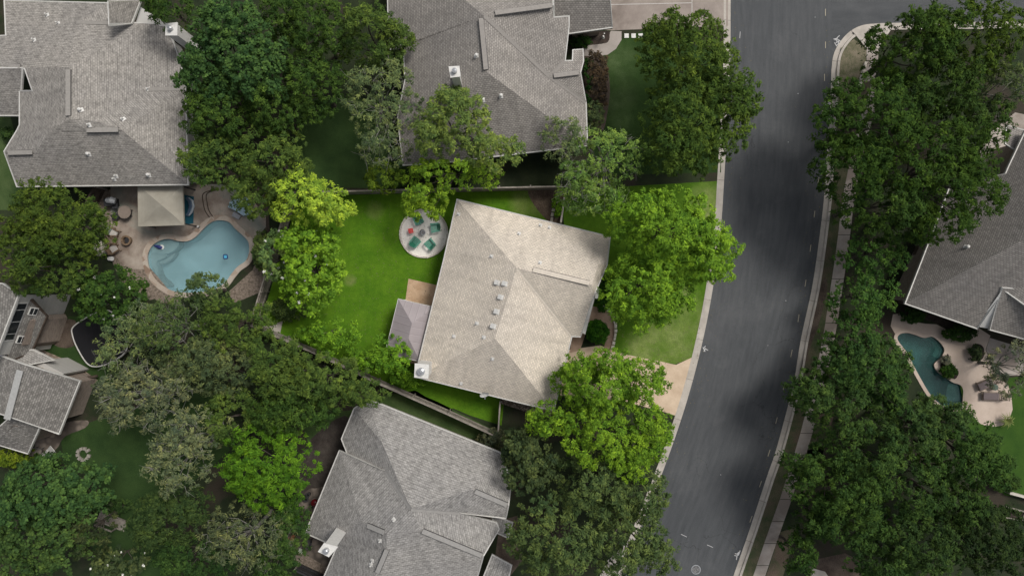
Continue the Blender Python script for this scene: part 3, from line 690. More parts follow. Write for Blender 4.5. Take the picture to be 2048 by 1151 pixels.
# ---- north west house ----
H1 = thing('brick_house', 'large grey house with blotched roof in the upper left corner above the kidney pool', 'house', P(190, 190))
R1 = roof(H1, dict(R1=(139, 134, 8), R2=(140, 237, 8), e1=(287, 47, 4.2), e2=(333, 51, 3.3), e3=(362, 130, 3.3), e4=(370, 178, 3.3), v1=(297, 179, 5.2), v2=(195, 243, 7.4), VR=(243, 260, 7.2), VL=(172, 259, 7.4), se=(375, 368, 3.2), sw=(35, 372, 3.2), w0=(9, 303, 5), g1=(72, 304, 6), g2=(100, 263, 6.9),
    w1=(34, 262, 3.3), w2=(40, 250, 3.3), w3=(40, 183, 3.3), w4=(66, 183, 4.6), w5=(50, 136, 5.6), w6=(-25, 133, 5.8), w7=(-25, 74, 3.4), w8=(13, 72, 3.4), w9=(10, 2, 3.4), n1=(217, 7, 3.6), n2=(219, 47, 4.2), k=(153, 45, 6.4)),
    ['R1 w5 w4 w3 w2 w1 w0 g1 g2 R2', 'R1 R2 v2 v1 e4 e3 e2 e1', 'VR v2 v1 e4', 'VR e4 se', 'VL VR se sw w0 g1 g2 R2', 'R2 v2 VR VL', 'R1 e1 n2 k', 'k n2 n1', 'w5 R1 k n1 w9 w8 w7 w6'], SH_A, squash=.62)
walls(H1, R1.loop, M_SIDE)
vent(H1, R1, (138, 140), (138, 232)); vent(H1, R1, (175, 261), (238, 260)); vent(H1, R1, (18, 306), (66, 305)); vent(H1, R1, (-5, 134), (42, 134))
for q in ((95, 30), (117, 47), (69, 80), (162, 220), (179, 250), (247, 238), (178, 308), (233, 352), (229, 358), (298, 350), (297, 178)): rv(H1, R1, *q, 'pipe' if q[0] % 2 else 'cap')
R1b = roof(H1, dict(a=(-30, 137, 4.6), b=(43, 137, 4.6), c=(38, 230, 2.6), d=(-30, 230, 2.6)), ['a b c d'], SH_A, th=.15)
R1c = roof(H1, dict(a=(217, 3, 6.0), b=(280, 2, 4.0), c=(262, 46, 4.0), d=(219, 46, 6.0)), ['a b c d'], SH_A, name='dormer_roof', th=.15)
m = MB(); m.prism([tuple(P(x, y, 3.6)[:2]) for x, y in ((278, 12), (288, 18), (335, 48), (330, 52), (286, 46), (268, 46))], 0, 3.4); m.build('side_wall', M_SIDE, H1)
chimney(H1, ((334, 50), (354, 48), (354, 70), (334, 70)), 1, 6.0, rr=.16)

# ---- north centre house ----
H2 = thing('brick_house', 'grey hip roofed house at the top centre with a garage wing over a paved drive', 'house', P(960, 130))
R2 = roof(H2, dict(a=(775, -130, 3.2), b=(777, 40, 3.2), c=(782, 98, 3.2), d=(808, 92, 3.2), e=(811, 160, 3.2), f=(796, 236, 3.2), g=(807, 329, 3.2), h=(902, 322, 3.2), i=(1062, 303, 3.2), j=(1174, 290, 3.2), k=(1171, 205, 3.2), l=(1166, 122, 3.3), l2=(1165, 100, 3.3), m=(1147, 101, 3.9), n=(1146, 122, 3.8), o=(1129, 123, 4.0), p=(1137, 52, 3.9), q=(1137, 34, 3.9), r=(1107, 36, 4.9), KR=(1105, 11, 6.6), K2=(968, 32, 8), K=(973, 144, 8), s=(1098, 153, 5.1), t=(1160, 145, 4.4), top=(1100, -130, 3.2)),
    ['a b c d e f g K K2', 'g h i j K', 'K j k s K2', 's o n m l2 l t', 's t k', 'K2 s o p q r KR', 'a K2 KR top'], SH_B, squash=.85)
walls(H2, R2.loop, M_BRICK)
vent(H2, R2, (962, 38), (972, 140)); vent(H2, R2, (990, 27), (1103, 12)); vent(H2, R2, (1107, 152), (1157, 146))
R2b = roof(H2, dict(a=(1109, -40, 5.2), b=(1217, -40, 5.2), c=(1223, 54, 3), d=(1139, 66, 3.0), e=(1137, 36, 3.6), f=(1110, 36, 3.7)), ['a b c d e f'], SH_B, name='garage_roof')
walls(H2, R2b.loop, M_BRICK, name='garage_wall')
for q in ((953, 112), (966, 200), (1002, 192)): rv(H2, R2, *q, 'cap')
chimney(H2, ((900, 136), (917, 135), (919, 152), (903, 154)), 4, 8.6, rr=.17)
m = MB(); q, nn = on(R2, 912, 158); m.add([q+Vector((-.3, -.35, .05)), q+Vector((.55, -.2, .05)), q+Vector((.45, .5, .05)), q+Vector((-.3, .5, .05)), q+Vector((.0, .5, .6))], [(0, 1, 4), (1, 2, 4), (2, 3, 4), (3, 0, 4)]); m.build('cricket_flashing', M_METAL, H2)

# ---- south house ----
H3 = thing('brick_house', 'light grey shingled house at the bottom centre with a tall white chimney', 'house', P(840, 1010))
R3 = roof(H3, dict(a=(735, 798, 3), b=(709, 817, 3), c=(684, 877, 3), d=(695, 905, 3), e=(771, 941, 5.4), f=(679, 902, 3), g=(612, 1064, 3), h=(675, 1092, 3), i=(620, 1220, 3), p=(763, 883, 6), q=(822, 1017, 8), r=(944, 978, 7), s=(1016, 1010, 6.3), t=(999, 905, 3), u=(1022, 962, 3), v=(1011, 1034, 4.4), w=(917, 1024, 5.6), x=(992, 1045, 4), y=(725, 1045, 7), z=(773, 1066, 7.4), m=(842, 1058, 7.4), n=(966, 1110, 6.4), o=(997, 1057, 3.6), j=(955, 1149, 3), k=(773, 1096, 7.4), k2=(735, 1190, 7), j2=(930, 1230, 3), p0=(747, 825, 4.0)),
    ['a p q r t', 'a b p', 'b c d e q p', 'f g y', 'f y z q e', 'g h i k2 k z y', 'q r s v w', 'r t u s', 'q w x o n m', 'z q m', 'z m n j j2 k2 k'], SH_C, squash=.8)
for nm_, l_ in (('wall', R3.loop),): walls(H3, l_, M_BRICK)
vent(H3, R3, (950, 981), (1013, 1008)); vent(H3, R3, (735, 1049), (768, 1063)); vent(H3, R3, (845, 1060), (963, 1109)); vent(H3, R3, (774, 1098), (755, 1143))
R3b = roof(H3, dict(a=(985, 1030, 3.1), b=(1024, 1045, 2.6), c=(1015, 1073, 2.6), d=(990, 1062, 3)), ['a b c d'], SH_C, name='porch_roof', th=.12)
R3c = roof(H3, dict(a=(985, 1110, 3.0), b=(1022, 1130, 2.6), c=(1012, 1175, 2.6), d=(965, 1160, 3)), ['a b c d'], SH_C, name='porch_roof', th=.12)
chimney(H3, [ZM(560, 960, 6.025, [q])[0] for q in ((480, 845), (590, 900), (680, 800), (540, 760))], 0, 7.8, flue=(.5, .45), rr=.2)
for q in ((788, 1038), (760, 1080), (742, 1128), (745, 1120)): rv(H3, R3, *q, 'pipe')

# ---- west house ----
H4 = thing('brick_house', 'two storey house with skylights and a pale clapboard wall at the left edge', 'house', P(20, 720))
wz = lambda pts: ZM(0, 560, 3.11, pts)
R4a = roof(H4, dict(a=(-80, 560, 8.2), b=(5, 568, 7.4), c=(35, 590, 6.4), d=(-12, 712, 6.4), e=(-90, 712, 8.2)), ['a b c d e'], SH_D, name='upper_roof')
top = [P(33, 590, 6.3), P(-14, 712, 6.3)]
m = MB(); m.add([top[0], top[1], Vector((top[1].x, top[1].y, 0)), Vector((top[0].x, top[0].y, 0))], [(0, 1, 2, 3)])
m.add([top[0]+Vector((-.2, .05, 0)), top[1]+Vector((-.2, 0, 0)), Vector((top[1].x-.2, top[1].y, 0)), Vector((top[0].x-.2, top[0].y, 0))], [(3, 2, 1, 0)]); m.build('clapboard_wall', M_SIDE, H4)
a_, b_ = Vector((top[1].x, top[1].y, 0)), Vector((top[0].x, top[0].y, 0))
windows(H4, a_, b_, 4.95, 5.85, (.36, .56, .76), 1.0)
R4b = roof(H4, dict(a=(59, 600, 4.7), b=(92, 632, 3.2), c=(61, 705, 3.2), d=(12, 722, 4.7)), ['a b c d'], SH_D, name='lower_roof', trim=M_BROWN)
walls(H4, R4b.loop, M_BRICK)
for q in wz([(204, 192), (129, 367)]):
    p, nn = on(R4b, *q); M = frame(nn, p); m = MB(); m.box(p+nn*.05, (.62, .62, .12), M=M); sk_ = m.build('skylight', M_WHITE, H4)
    m = MB()
    for s_ in (-.15, .15): m.box(p+nn*.115+M@Vector((0, s_, 0)), (.5, .24, .02), M=M)
    m.build('pane', M_GLASS, sk_)
R4c = roof(H4, dict(a=(48, 729, 5.6), b=(158, 762, 3.4), c=(117, 865, 3.4), d=(78, 852, 4.3), e=(20, 832, 5.6), f=(-60, 690, 4.6), g=(-80, 800, 4.6)), ['a b c d e', 'a e g f'], SH_D, name='wing_roof')
walls(H4, R4c.loop, M_BRICK)
R4d = roof(H4, dict(a=(20, 835, 4.7), b=(78, 853, 3.9), c=(55, 905, 2.9), d=(-30, 880, 4)), ['a b c d'], SH_D, name='porch_roof')
walls(H4, R4d.loop, M_BRICK)
R4e = roof(H4, dict(a=(-30, 706, 4.2), b=(66, 700, 3.4), c=(104, 719, 3.0), d=(44, 730, 4.2), e=(-30, 722, 4.6)), ['a b c d e'], shingle('shingle_pale', (.3, .29, .275), .1), name='link_roof', cap=False)
m = MB(); m.prism([tuple(P(x, y, 3)[:2]) for x, y in ((62, 724), (86, 722), (132, 746), (128, 750))], 0, 3.25); m.build('gable_wall', M_SIDE, H4)
m = MB(); m.bar(P(40, 740, 5.75), P(14, 838, 5.75), .5, .05); m.build('ridge_flashing', plain('pale_metal', (.34, .34, .33)), H4)

# ---- east house ----
H5 = thing('brick_house', 'grey shingled house at the right edge beside the free form pool', 'house', P(1980, 500))
R5 = roof(H5, dict(a=(1812, 606, 3), b=(1860, 482, 3), c=(1900, 375, 3), d=(2012, 348, 3.6), e=(2018, 334, 3.6), f=(2052, 262, 3.6), g=(2180, 290, 3.6), h=(2180, 420, 9), i=(1953, 655, 3), j=(2006, 577, 5.6), r1=(2090, 455, 9), r2=(2170, 560, 9), k=(2180, 700, 5)),
    ['a b c d e f r1', 'f g h r1', 'a r1 r2 j i', 'r1 h k r2', 'j r2 k'], SH_B)
walls(H5, R5.loop, M_BRICK)
R5b = roof(H5, dict(a=(2006, 576, 6.0), b=(1981, 658, 3.4), c=(2180, 712, 3.4), d=(2180, 590, 6.4)), ['a b c d'], SH_B, name='wing_roof')
walls(H5, R5b.loop, M_SIDE)
m = MB(); m.add([P(2004, 580, 5.8), P(1979, 657, 3.3), P(1952, 652, 3.3)], [(0, 2, 1)]); m.build('gable_cheek', M_WHITE, H5)
rv(H5, R5, 1932, 493, 'cap')
R5c = roof(H5, dict(a=(2014, 252, 3), b=(2100, 275, 3.4), c=(2080, 330, 4.2), d=(2012, 287, 3)), ['a b c d'], SH_B, name='porch_roof', th=.12)
# ---------------- fences ----------------
def fence(label, pts, h=1.8, m=M_GREYW, bw=.14):
    f = thing('fence', label, 'fence', P(*pts[0])); w_ = W(pts); pm = MB(); 
    for i in range(len(w_)-1):
        a, b = w_[i], w_[i+1]; L = (b-a).length; d = (b-a)/L; ang = math.atan2(d.y, d.x); n_ = int(L/bw)
        side = Vector((-d.y, d.x, 0))
        for k in range(n_):
            c = a+d*(k+.5)*L/n_+Vector((0, 0, h/2+.02+rng.uniform(-.015, .015))); pm.box(c, (bw*.92, .022, h), rz=ang)
        pm.box((a+b)/2+Vector((0, 0, h+.06)), (L, .12, .035), rz=ang)
        for zz in (.4, h-.3): pm.box((a+b)/2+side*.035+Vector((0, 0, zz)), (L, .045, .09), rz=ang)
        np_ = max(1, int(L/2.4))
        for k in range(np_+(i == len(w_)-2)):
            c = a+d*(L*k/np_)+side*.1; mb = MB(); mb.box((c.x, c.y, (h+.12)/2), (.1, .1, h+.12), rz=ang); mb.build('post', M_GREYW, f)
    pm.build('board_panel', m, f)
fence('weathered grey board fence along the north side of the bright lawn', [(598, 391), (760, 387), (940, 383), (1120, 379)])
fence('weathered grey board fence between the bright lawn and the pool yard on its west', [(594, 394), (556, 520), (517, 645)])
fence('weathered grey board fence running diagonally below the bright lawn', [(517, 648), (640, 701), (760, 758), (900, 820), (1003, 867)])
fence('short board fence between the pale roofed house and the diagonal fence', [(1001, 796), (997, 858)], 1.5)
fence('low dark board fence beside the river rock bed west of the pool', [(212, 378), (186, 432)], 1.6, M_BROWN)
fence('dark slatted fence behind the patio at the foot of the south house', [(600, 1125), (650, 1148)], 1.4, M_DARK)
# stone edging (each line one wall)
def edging(label, pts, r=.11, name='stone_edging', close=False, mat=M_STONE, size=.26):
    w_ = W(pts); L = cr(w_, 8, close); mb = MB(); acc = 0; last = L[0]; rr = random.Random(len(label))
    for i in range(1, len(L)):
        d = (L[i]-last).length
        if d >= size:
            dd = (L[i]-last).normalized(); n_ = max(1, round(d/size))
            for q in range(n_):
                c = last.lerp(L[i], (q+.5)/n_); s_ = rr.uniform(.8, 1.15); mb.box((c.x, c.y, .07), (size*.93*s_, r*1.9*rr.uniform(.8, 1.2), .2*rr.uniform(.7, 1.2)), rz=math.atan2(dd.y, dd.x)+rr.uniform(-.12, .12))
            last = L[i]
    o = mb.build(name, mat, None, loc=w_[0]); tagit(o, label, 'stone edging'); return o
edging('pale limestone edging round the circular gravel patio', [(848+47.5*math.cos(a), 467+47.5*math.sin(a)) for a in np.linspace(0, 2*math.pi, 20, endpoint=False)]+[(895.5, 467)], size=.3, r=.07)
edging('white stone edging along the curved tan front walk', [(1205, 612), (1219, 622), (1229, 640), (1231, 662), (1226, 690), (1223, 700)], size=.3)
edging('white stone edging along the planting bed north of the pale roofed house', [(1104, 396), (1108, 410), (1104, 432), (1103, 444)], size=.34)
edging('pale stone edging beside the raised end of the sidewalk near the street corner', [(1731, 124), (1727, 140), (1721, 160), (1717, 176)], size=.5, r=.13)
mb = MB(); w0, w1 = P(1128, 396), P(1121, 446); mb.bar(w0+Vector((0, 0, .25)), w1+Vector((0, 0, .25)), .14, .5); tagit(mb.build('garden_wall', M_CREAM, None, loc=w0), 'low straight garden wall beside the mulch bed north of the pale roofed house', 'garden wall')

# ---------------- pools ----------------
def bond(loop, m, cop_w, z=.06, name='coping', parent=None, cols=M_STONE):
    o_ = offs(loop, cop_w); n = len(loop); mb = MB()
    for l, zz in ((loop, -.12), (loop, z), (o_, z), (o_, -.02)): mb.v += [Vector((p.x, p.y, zz)) for p in l]
    for q in range(3):
        for i in range(n): j = (i+1) % n; mb.f.append((q*n+i, q*n+j, (q+1)*n+j, (q+1)*n+i))
    return mb.build(name, cols, parent)
def basin(loop, depth, mat, parent):
    n = len(loop); l1 = offs(loop, -.25); mb = MB()
    mb.v = [Vector((p.x, p.y, 0)) for p in loop]+[Vector((p.x, p.y, -depth*.92)) for p in loop]
    mb.f = [(i, n+i, n+(i+1) % n, (i+1) % n)[::1] for i in range(n)]
    k = len(mb.v); mb.v += [Vector((p.x, p.y, -depth*.92)) for p in loop]
    for t in geometry.tessellate_polygon([[Vector((p.x, p.y, 0)) for p in loop]]):
        a, b, c = [loop[i] for i in t]; t = t if (b-a).cross(c-a).z > 0 else t[::-1]; mb.f.append(tuple(i+k for i in t))
    return mb.build('basin', mat, parent)
M_PLAST = mottled('pool_plaster', (.36, .48, .5), (.46, .57, .59), .4, 8, fines=.05)
M_PLASTE = mottled('pool_pebble', (.03, .10, .09), (.10, .19, .18), .6, 10, fines=.2)
m, t, b = nm('coping_brick'); p_ = pos(t); v = N(t, 'TexVoronoi', i_Scale=1.9); t.links.new(p_, v.inputs['Vector']); s1 = N(t, 'SeparateXYZ'); t.links.new(v.outputs['Color'], s1.inputs[0])
c_ = ramp(t, s1.outputs[0], [(0, (.2, .13, .09)), (.25, (.36, .29, .23)), (.6, (.42, .37, .31)), (1, (.38, .31, .26))]); c_ = mix(t, 1.0, c_, ramp(t, noise(t, p_, 12, 3), [(.3, (.85,)*3), (.7, (1.1,)*3)]), 'MULTIPLY')
t.links.new(c_, b.inputs['Base Color']); b.inputs['Roughness'].default_value = .85; M_COP = m
PW = thing('swimming_pool', 'kidney shaped light blue pool with stone coping in the yard left of the bright lawn', 'swimming pool', P(400, 505))
basin(poolW, 1.5, M_PLAST, PW); bond(poolW, None, .42, .06, parent=PW, cols=M_COP)
def inpool(name, pts, z, mat, parent, n=4, zb=-1.3):
    l = cr([P(*q) for q in pts], n, True); mb = MB(); mb.prism([(p.x, p.y) for p in l], zb, z); return mb.build(name, mat, parent)
M_SHELF = mottled('shelf_plaster', (.27, .29, .27), (.33, .35, .33), .8, 10, fines=.05)
z48 = lambda pts: ZM(190, 360, 4.797, pts)
inpool('shelf', z48([(522, 692), (560, 622), (640, 580), (720, 570), (786, 590), (770, 640), (720, 685), (640, 708), (560, 700)]), -.3, M_SHELF, PW)
inpool('step', z48([(515, 700), (590, 705), (660, 712), (640, 745), (572, 775), (572, 830), (600, 920), (660, 975), (684, 1005), (672, 1022), (595, 955), (537, 858), (513, 760)]), -.42, M_SHELF, PW, zb=-1.32)
inpool('step', z48([(580, 775), (640, 752), (700, 712), (735, 695), (690, 760), (640, 790), (585, 802)]), -.7, M_SHELF, PW, 3, -1.34)
sheet('water', poolW, -.13, watermat('pool_water', (.82, .94, .96), (.24, .4, .44), dens=.42))
PE = thing('swimming_pool', 'free form dark teal pool in the pink paved yard at the right edge', 'swimming pool', P(1860, 735))
basin(poolE, 1.5, M_PLASTE, PE); bond(poolE, None, .28, .05, parent=PE, cols=M_DECKE)
e4 = lambda pts: ZM(1760, 600, 4.264, pts)
inpool('shelf', e4([(585, 825), (610, 705), (660, 716), (695, 745), (700, 810), (690, 860), (600, 860)]), -.35, mottled('shelf_grey', (.2, .22, .2), (.27, .29, .26), 1, 10), PE, 3)
inpool('bench', e4([(380, 325), (440, 315), (485, 345), (524, 390), (540, 430), (505, 490), (470, 470), (500, 420), (470, 370), (420, 345)]), -.4, mottled('bench_green', (.07, .13, .11), (.14, .2, .17), 1.6, 10), PE, 3)
sheet('water', poolE, -.13, watermat('pool_water_dark', (.55, .8, .78), (.07, .17, .16), dens=.35))

# things round the west pool
def tube_ring(mb, c, rx, ry, rad, rz=0, n=20, sq=2.0):
    pts = []
    for a in np.linspace(0, 2*math.pi, n, endpoint=False):
        x = rx*abs(math.cos(a))**(2/sq)*np.sign(math.cos(a)); y = ry*abs(math.sin(a))**(2/sq)*np.sign(math.sin(a))
        pts.append(Vector(c)+Vector((x*math.cos(rz)-y*math.sin(rz), x*math.sin(rz)+y*math.cos(rz), 0)))
    mb.tube(pts, rad, 8, closed=True)
BLUE = plain('blue_plastic', (.03, .2, .4), .35); NAVY = plain('navy_fabric', (.02, .03, .14), .7)
sk_ = thing('pool_skimmer', 'small square blue floating cleaner in the middle of the kidney pool', 'pool skimmer', P(451, 513, -.13))
mb = MB(); tube_ring(mb, P(451, 513, -.09), .17, .17, .045, .1, 16, 4); mb.build('float_ring', NAVY, sk_)
MB().box(P(451, 513, -.1), (.26, .26, .05)).build('body', plain('cyan_plastic', (.08, .4, .6)), sk_)
dl = thing('pool_float', 'navy and white float lying on the shallow shelf of the kidney pool', 'pool float', P(317, 493, -.13))
mb = MB(); mb.tube([P(308, 491, -.1), P(313, 492, -.08), P(319, 494, -.06), P(324, 496, -.08)], [.05, .11, .16, .1], 8); mb.build('cushion', NAVY, dl)
mb = MB(); mb.cyl(P(324, 494, -.16), .2, .06, 16); mb.build('seat', M_WHITE, dl)
wd = tagit(MB().cyl(P(397, 453.5, .02), .13, .04, 20).cyl(P(397, 453.5, .06), .05, .03, 10).build('skimmer_lid', M_WHITE, None, loc=P(397, 453.5)), 'small round white lid in the deck above the kidney pool', 'pool lid')
# canopy
CN = thing('canopy', 'square beige fabric canopy with peaked centre on posts beside the kidney pool', 'canopy', P(321, 412))
FAB = mottled('beige_canvas', (.27, .25, .205), (.32, .3, .25), 1.0, 30, fines=.05, bst=.1)
cc = [P(x, y, 2.4) for x, y in ((275, 371), (365, 368), (368, 450), (276, 453))]; pk = P(322, 409, 3.05)
mb = MB(); G = 8
for s_ in range(4):
    a, b_ = cc[s_], cc[(s_+1) % 4]; base = len(mb.v)
    for i in range(G+1):
        for k in range(G+1):
            t_ = k/G; q = a.lerp(b_, i/G).lerp(pk, t_); q.z -= .22*math.sin(math.pi*t_)*(1-.0*i)*(1-t_)*.9+.05*math.sin(math.pi*i/G)*(1-t_); mb.v.append(q)
    for i in range(G):
        for k in range(G): v0 = base+i*(G+1)+k; mb.f.append((v0, v0+G+1, v0+G+2, v0+1)[::-1])
mb.build('roof_fabric', FAB, CN, smooth=False)
mb = MB()
for s_ in range(4):
    a, b_ = cc[s_], cc[(s_+1) % 4]; mb.add([a, b_, b_-Vector((0, 0, .2)), a-Vector((0, 0, .2))], [(0, 1, 2, 3)])
mb.build('valance', FAB, CN)
for c in cc:
    q = c.lerp(pk, .08); mb = MB(); mb.box((q.x, q.y, 1.18), (.09, .09, 2.34)); mb.build('post', M_DARK, CN)
def mat_thing(name, label, cat, pts, z0, z1, m, sm=0):
    w_ = W(pts); w_ = cr(w_, sm, True) if sm else w_; w_ = ccw(w_); mb = MB(); mb.prism([(p.x, p.y) for p in w_], z0, z1); return tagit(mb.build(name, m, None, loc=P(*pts[0])), label, cat)
mat_thing('outdoor_rug', 'teal outdoor rug showing at the right side of the beige canopy', 'rug', z48([(850, 140), (950, 160), (945, 415), (855, 430)]), .018, .035, plain('teal_rug', (.01, .09, .13), .9))
sf = thing('lounge_float', 'curved blue and silver inflatable lounge on the teal rug', 'inflatable lounge', P(376, 410, .035))
zz = z48([(880, 170), (915, 200), (925, 250), (905, 310), (880, 340)])
mb = MB(); mb.tube([P(x, y, .2) for x, y in zz], [.12, .2, .2, .16, .1], 10); mb.build('seat_tube', plain('slate_blue', (.08, .13, .2), .5), sf)
mb = MB(); mb.tube([P(x+4.2, y, .3) for x, y in zz], [.06, .09, .1, .09, .05], 8); mb.build('silver_edge', plain('silver_vinyl', (.4, .45, .5), .3), sf)
def chair_simple(label, x, y, face, m_frame, m_seat, m_back, sc_=1.0, group=None, name='armchair', cat='armchair', cushion=True):
    """upholstered patio armchair; face = photo pixel it looks at"""
    f = P(*face)-P(x, y); t = thing(name, label, cat, P(x, y, .014), group, math.atan2(f.y, f.x)-math.pi/2); t.scale = (sc_,)*3
    L = dict(local=True)
    MB().box((0, 0, .34), (.6, .62, .08)).build('seat_frame', m_frame, t, **L)
    if cushion: MB().box((0, .03, .43), (.54, .54, .11)).build('cushion', m_seat, t, **L)
    MB().box((0, -.36, .6), (.66, .1, .55), rx=.25).build('backrest', m_back, t, **L)
    for s_ in (-1, 1):
        MB().box((s_*.35, 0, .58), (.1, .66, .06)).build('armrest', m_frame, t, **L)
        for q in (-.27, .27): MB().box((s_*.35, q, .28), (.06, .06, .56)).build('leg', m_frame, t, **L)
    return t
WICK = mottled('wicker', (.12, .08, .05), (.2, .14, .09), 4, 30, fines=.4); TAN = plain('tan_canvas', (.2, .15, .11), .8); CRM = plain('cream_cushion', (.45, .42, .38), .9); SAGE = plain('sage_cushion', (.22, .25, .22), .9)
chair_simple('wicker armchair with two pale cushions by the stone fire bowl, upper one', 233, 467, (257, 481), WICK, CRM, SAGE, 1.0)
chair_simple('brown wicker chair left of the fire bowl between the two cushioned ones', 231, 481, (257, 481), WICK, TAN, TAN, 1.0)
chair_simple('wicker armchair with one cream cushion at the curved lower edge of the deck', 233, 498, (257, 481), WICK, CRM, WICK, 1.0)
fb = thing('fire_bowl', 'round dark fire bowl with rock rim on the stained deck west of the kidney pool', 'fire bowl', P(257, 481, .014))
MB().cyl(P(257, 481, .014), .34, .4, 24, r2=.42, inner=.27).build('bowl', WICK, fb); MB().cyl(P(256, 480.5, .3), .27, .03, 20).build('ash_bed', M_DARK, fb)
rt = thing('round_table', 'round tan patio table left of the beige canopy', 'table', P(249, 425, .014))
MB().cyl(P(249, 424, .72), .53, .04, 32).build('tabletop', plain('tan_top', (.21, .17, .14), .6), rt); MB().cyl(P(249, 425, .03), .05, .7, 10).build('pedestal', M_DARK, rt); MB().cyl(P(249, 425, .014), .25, .04, 16).build('base', M_DARK, rt)
for (x, y, l) in ((238, 432, 'dark patio chair tucked under the round tan table on its lower left'), (261, 426, 'dark patio chair tucked under the round tan table on its right')):
    chair_simple(l, x, y, (249, 425), M_DARK, M_DARK, M_DARK, .7, name='patio_chair', cat='patio chair')
gr = thing('barbecue_grill', 'black grill under a silver grey cover beside the round tan table', 'grill', P(223, 405, .014))
MB().box(P(223, 405, .45), (.8, .6, .86), rz=.1).build('cabinet', M_DARK, gr); mb = MB(); mb.tube([P(214, 401, 1.0), P(223, 400, 1.08), P(231, 402, 1.0)], [.22, .3, .24], 10); mb.build('cover', plain('silver_cover', (.28, .29, .3), .5), gr)
MB().box(P(230, 411, .6), (.45, .5, .06), rz=.1).build('side_shelf', M_DARK, gr)
hb = thing('hot_tub_cover', 'light blue folding cover lying near the top right of the kidney pool', 'cover', P(478, 413))
for nm__, pts in (('panel', z48([(1296, 265), (1312, 215), (1350, 178), (1420, 155), (1462, 168), (1440, 215), (1380, 305)])), ('panel', z48([(1384, 308), (1444, 218), (1468, 172), (1530, 230), (1500, 330), (1440, 348)]))):
    w_ = ccw(W(pts)); MB().prism([(p.x, p.y) for p in w_], .02, .42).build(nm__, plain('pale_blue_vinyl', (.3, .42, .5), .5), hb)
mat_thing('pool_step', 'grey plastic step beside the light blue cover', 'step', z48([(1342, 302), (1408, 345), (1385, 380), (1322, 345)]), .014, .22, plain('grey_plastic', (.28, .29, .31)))
for k, rr_ in enumerate((118, 84)):
    pts = z48([(1155-rr_*.0+k*38, 90), (1040+k*36, 130), (1042+k*37, 230), (1060+k*38, 300), (1102+k*38, 360)])
    w_ = cr(W(pts), 5); mb = MB(); mb.tube([p+Vector((0, 0, .03)) for p in w_], .04, 6); tagit(mb.build('deck_step', M_BROWN), kind='structure')
for i, (x, y, r_, z_) in enumerate(((196, 497, .6, .35), (204, 486, .4, .25))):
    pass
def rock(label, x, y, r_, mat=M_STONE, name='boulder', flat_=.6, seed=0, z=0):
    rr = random.Random(seed+int(x)); mb = MB(); import bmesh
    bm = bmesh.new(); bmesh.ops.create_icosphere(bm, subdivisions=3, radius=r_)
    for v in bm.verts:
        n_ = math.sin(v.co.x*4/r_*.5+seed)*.1+math.sin(v.co.y*5/r_*.5+seed*2)*.1+math.sin(v.co.z*6/r_*.4)*.08; v.co *= 1+n_; v.co.z *= flat_
    me = bpy.data.meshes.new(name); bm.to_mesh(me); bm.free(); me.materials.append(mat); o = bpy.data.objects.new(name, me); COL.objects.link(o); o.location = P(x, y, z+r_*flat_*.5); return tagit(o, label, name.replace('_', ' '))
rock('large pale boulder at the left edge of the stained deck below the wicker chairs', 201, 497, .62, seed=1)
mat_thing('cooler', 'small blue grey box beside the pale boulder', 'box', z48([(103, 650), (140, 648), (158, 700), (130, 712)]), 0, .4, plain('blue_grey', (.17, .2, .23)))
mb = MB(); mb.cyl(P(224, 517, .0), .14, .4, 14, r2=.17); mb.cyl(P(224, 517, .4), .18, .04, 14); tagit(mb.build('planter', M_WHITE, None, loc=P(224, 517)), 'small white pot at the lower edge of the stained deck', 'planter')

# ---------------- fire pit patio furniture ----------------
GREEN = plain('green_resin', (.10, .30, .22), .5); GREEN_SHADE = plain('green_resin_shaded', (.03, .19, .12), .5); RED = plain('red_resin', (.75, .05, .045), .45)  # backrest green is darker: shade from its lean put into the colour
def adirondack():
    t = thing('adirondack_chair', 'x', 'garden chair', (0, 0, 0), 'green garden chairs round the small fire pit'); L = dict(local=True)
    mb = MB()
    for k in range(5): mb.box((0, .34-k*.13, .37-k*.03), (.56, .115, .03), rx=.22)
    mb.build('seat', GREEN, t, **L)
    mb = MB()
    for k in range(5):
        x = (k-2)*.115; h = .78-.035*(k-2)**2; a = Vector((x, -.2, .26)); d = Vector((x*.12, -.46, .85)).normalized(); mb.bar(a, a+d*h, .105, .03)
    mb.bar((-.27, -.42, .6), (.27, -.42, .6), .05, .05); mb.build('backrest', GREEN_SHADE, t, **L)
    for s_ in (-1, 1):
        MB().add([Vector((s_*.28, -.42, .56)), Vector((s_*.40, -.42, .56)), Vector((s_*.44, .38, .56)), Vector((s_*.28, .38, .56)), Vector((s_*.28, -.42, .6)), Vector((s_*.40, -.42, .6)), Vector((s_*.44, .38, .6)), Vector((s_*.28, .38, .6))],
                 [(3, 2, 1, 0), (4, 5, 6, 7), (0, 1, 5, 4), (1, 2, 6, 5), (2, 3, 7, 6), (3, 0, 4, 7)]).build('armrest', GREEN, t, **L)
        MB().box((s_*.33, .3, .28), (.05, .1, .56)).build('leg', GREEN, t, **L)
        MB().bar((s_*.31, .3, .22), (s_*.31, -.5, .03), .04, .1).build('leg', GREEN, t, **L)
    t.scale = (.9,)*3
    return t
ch0 = adirondack()
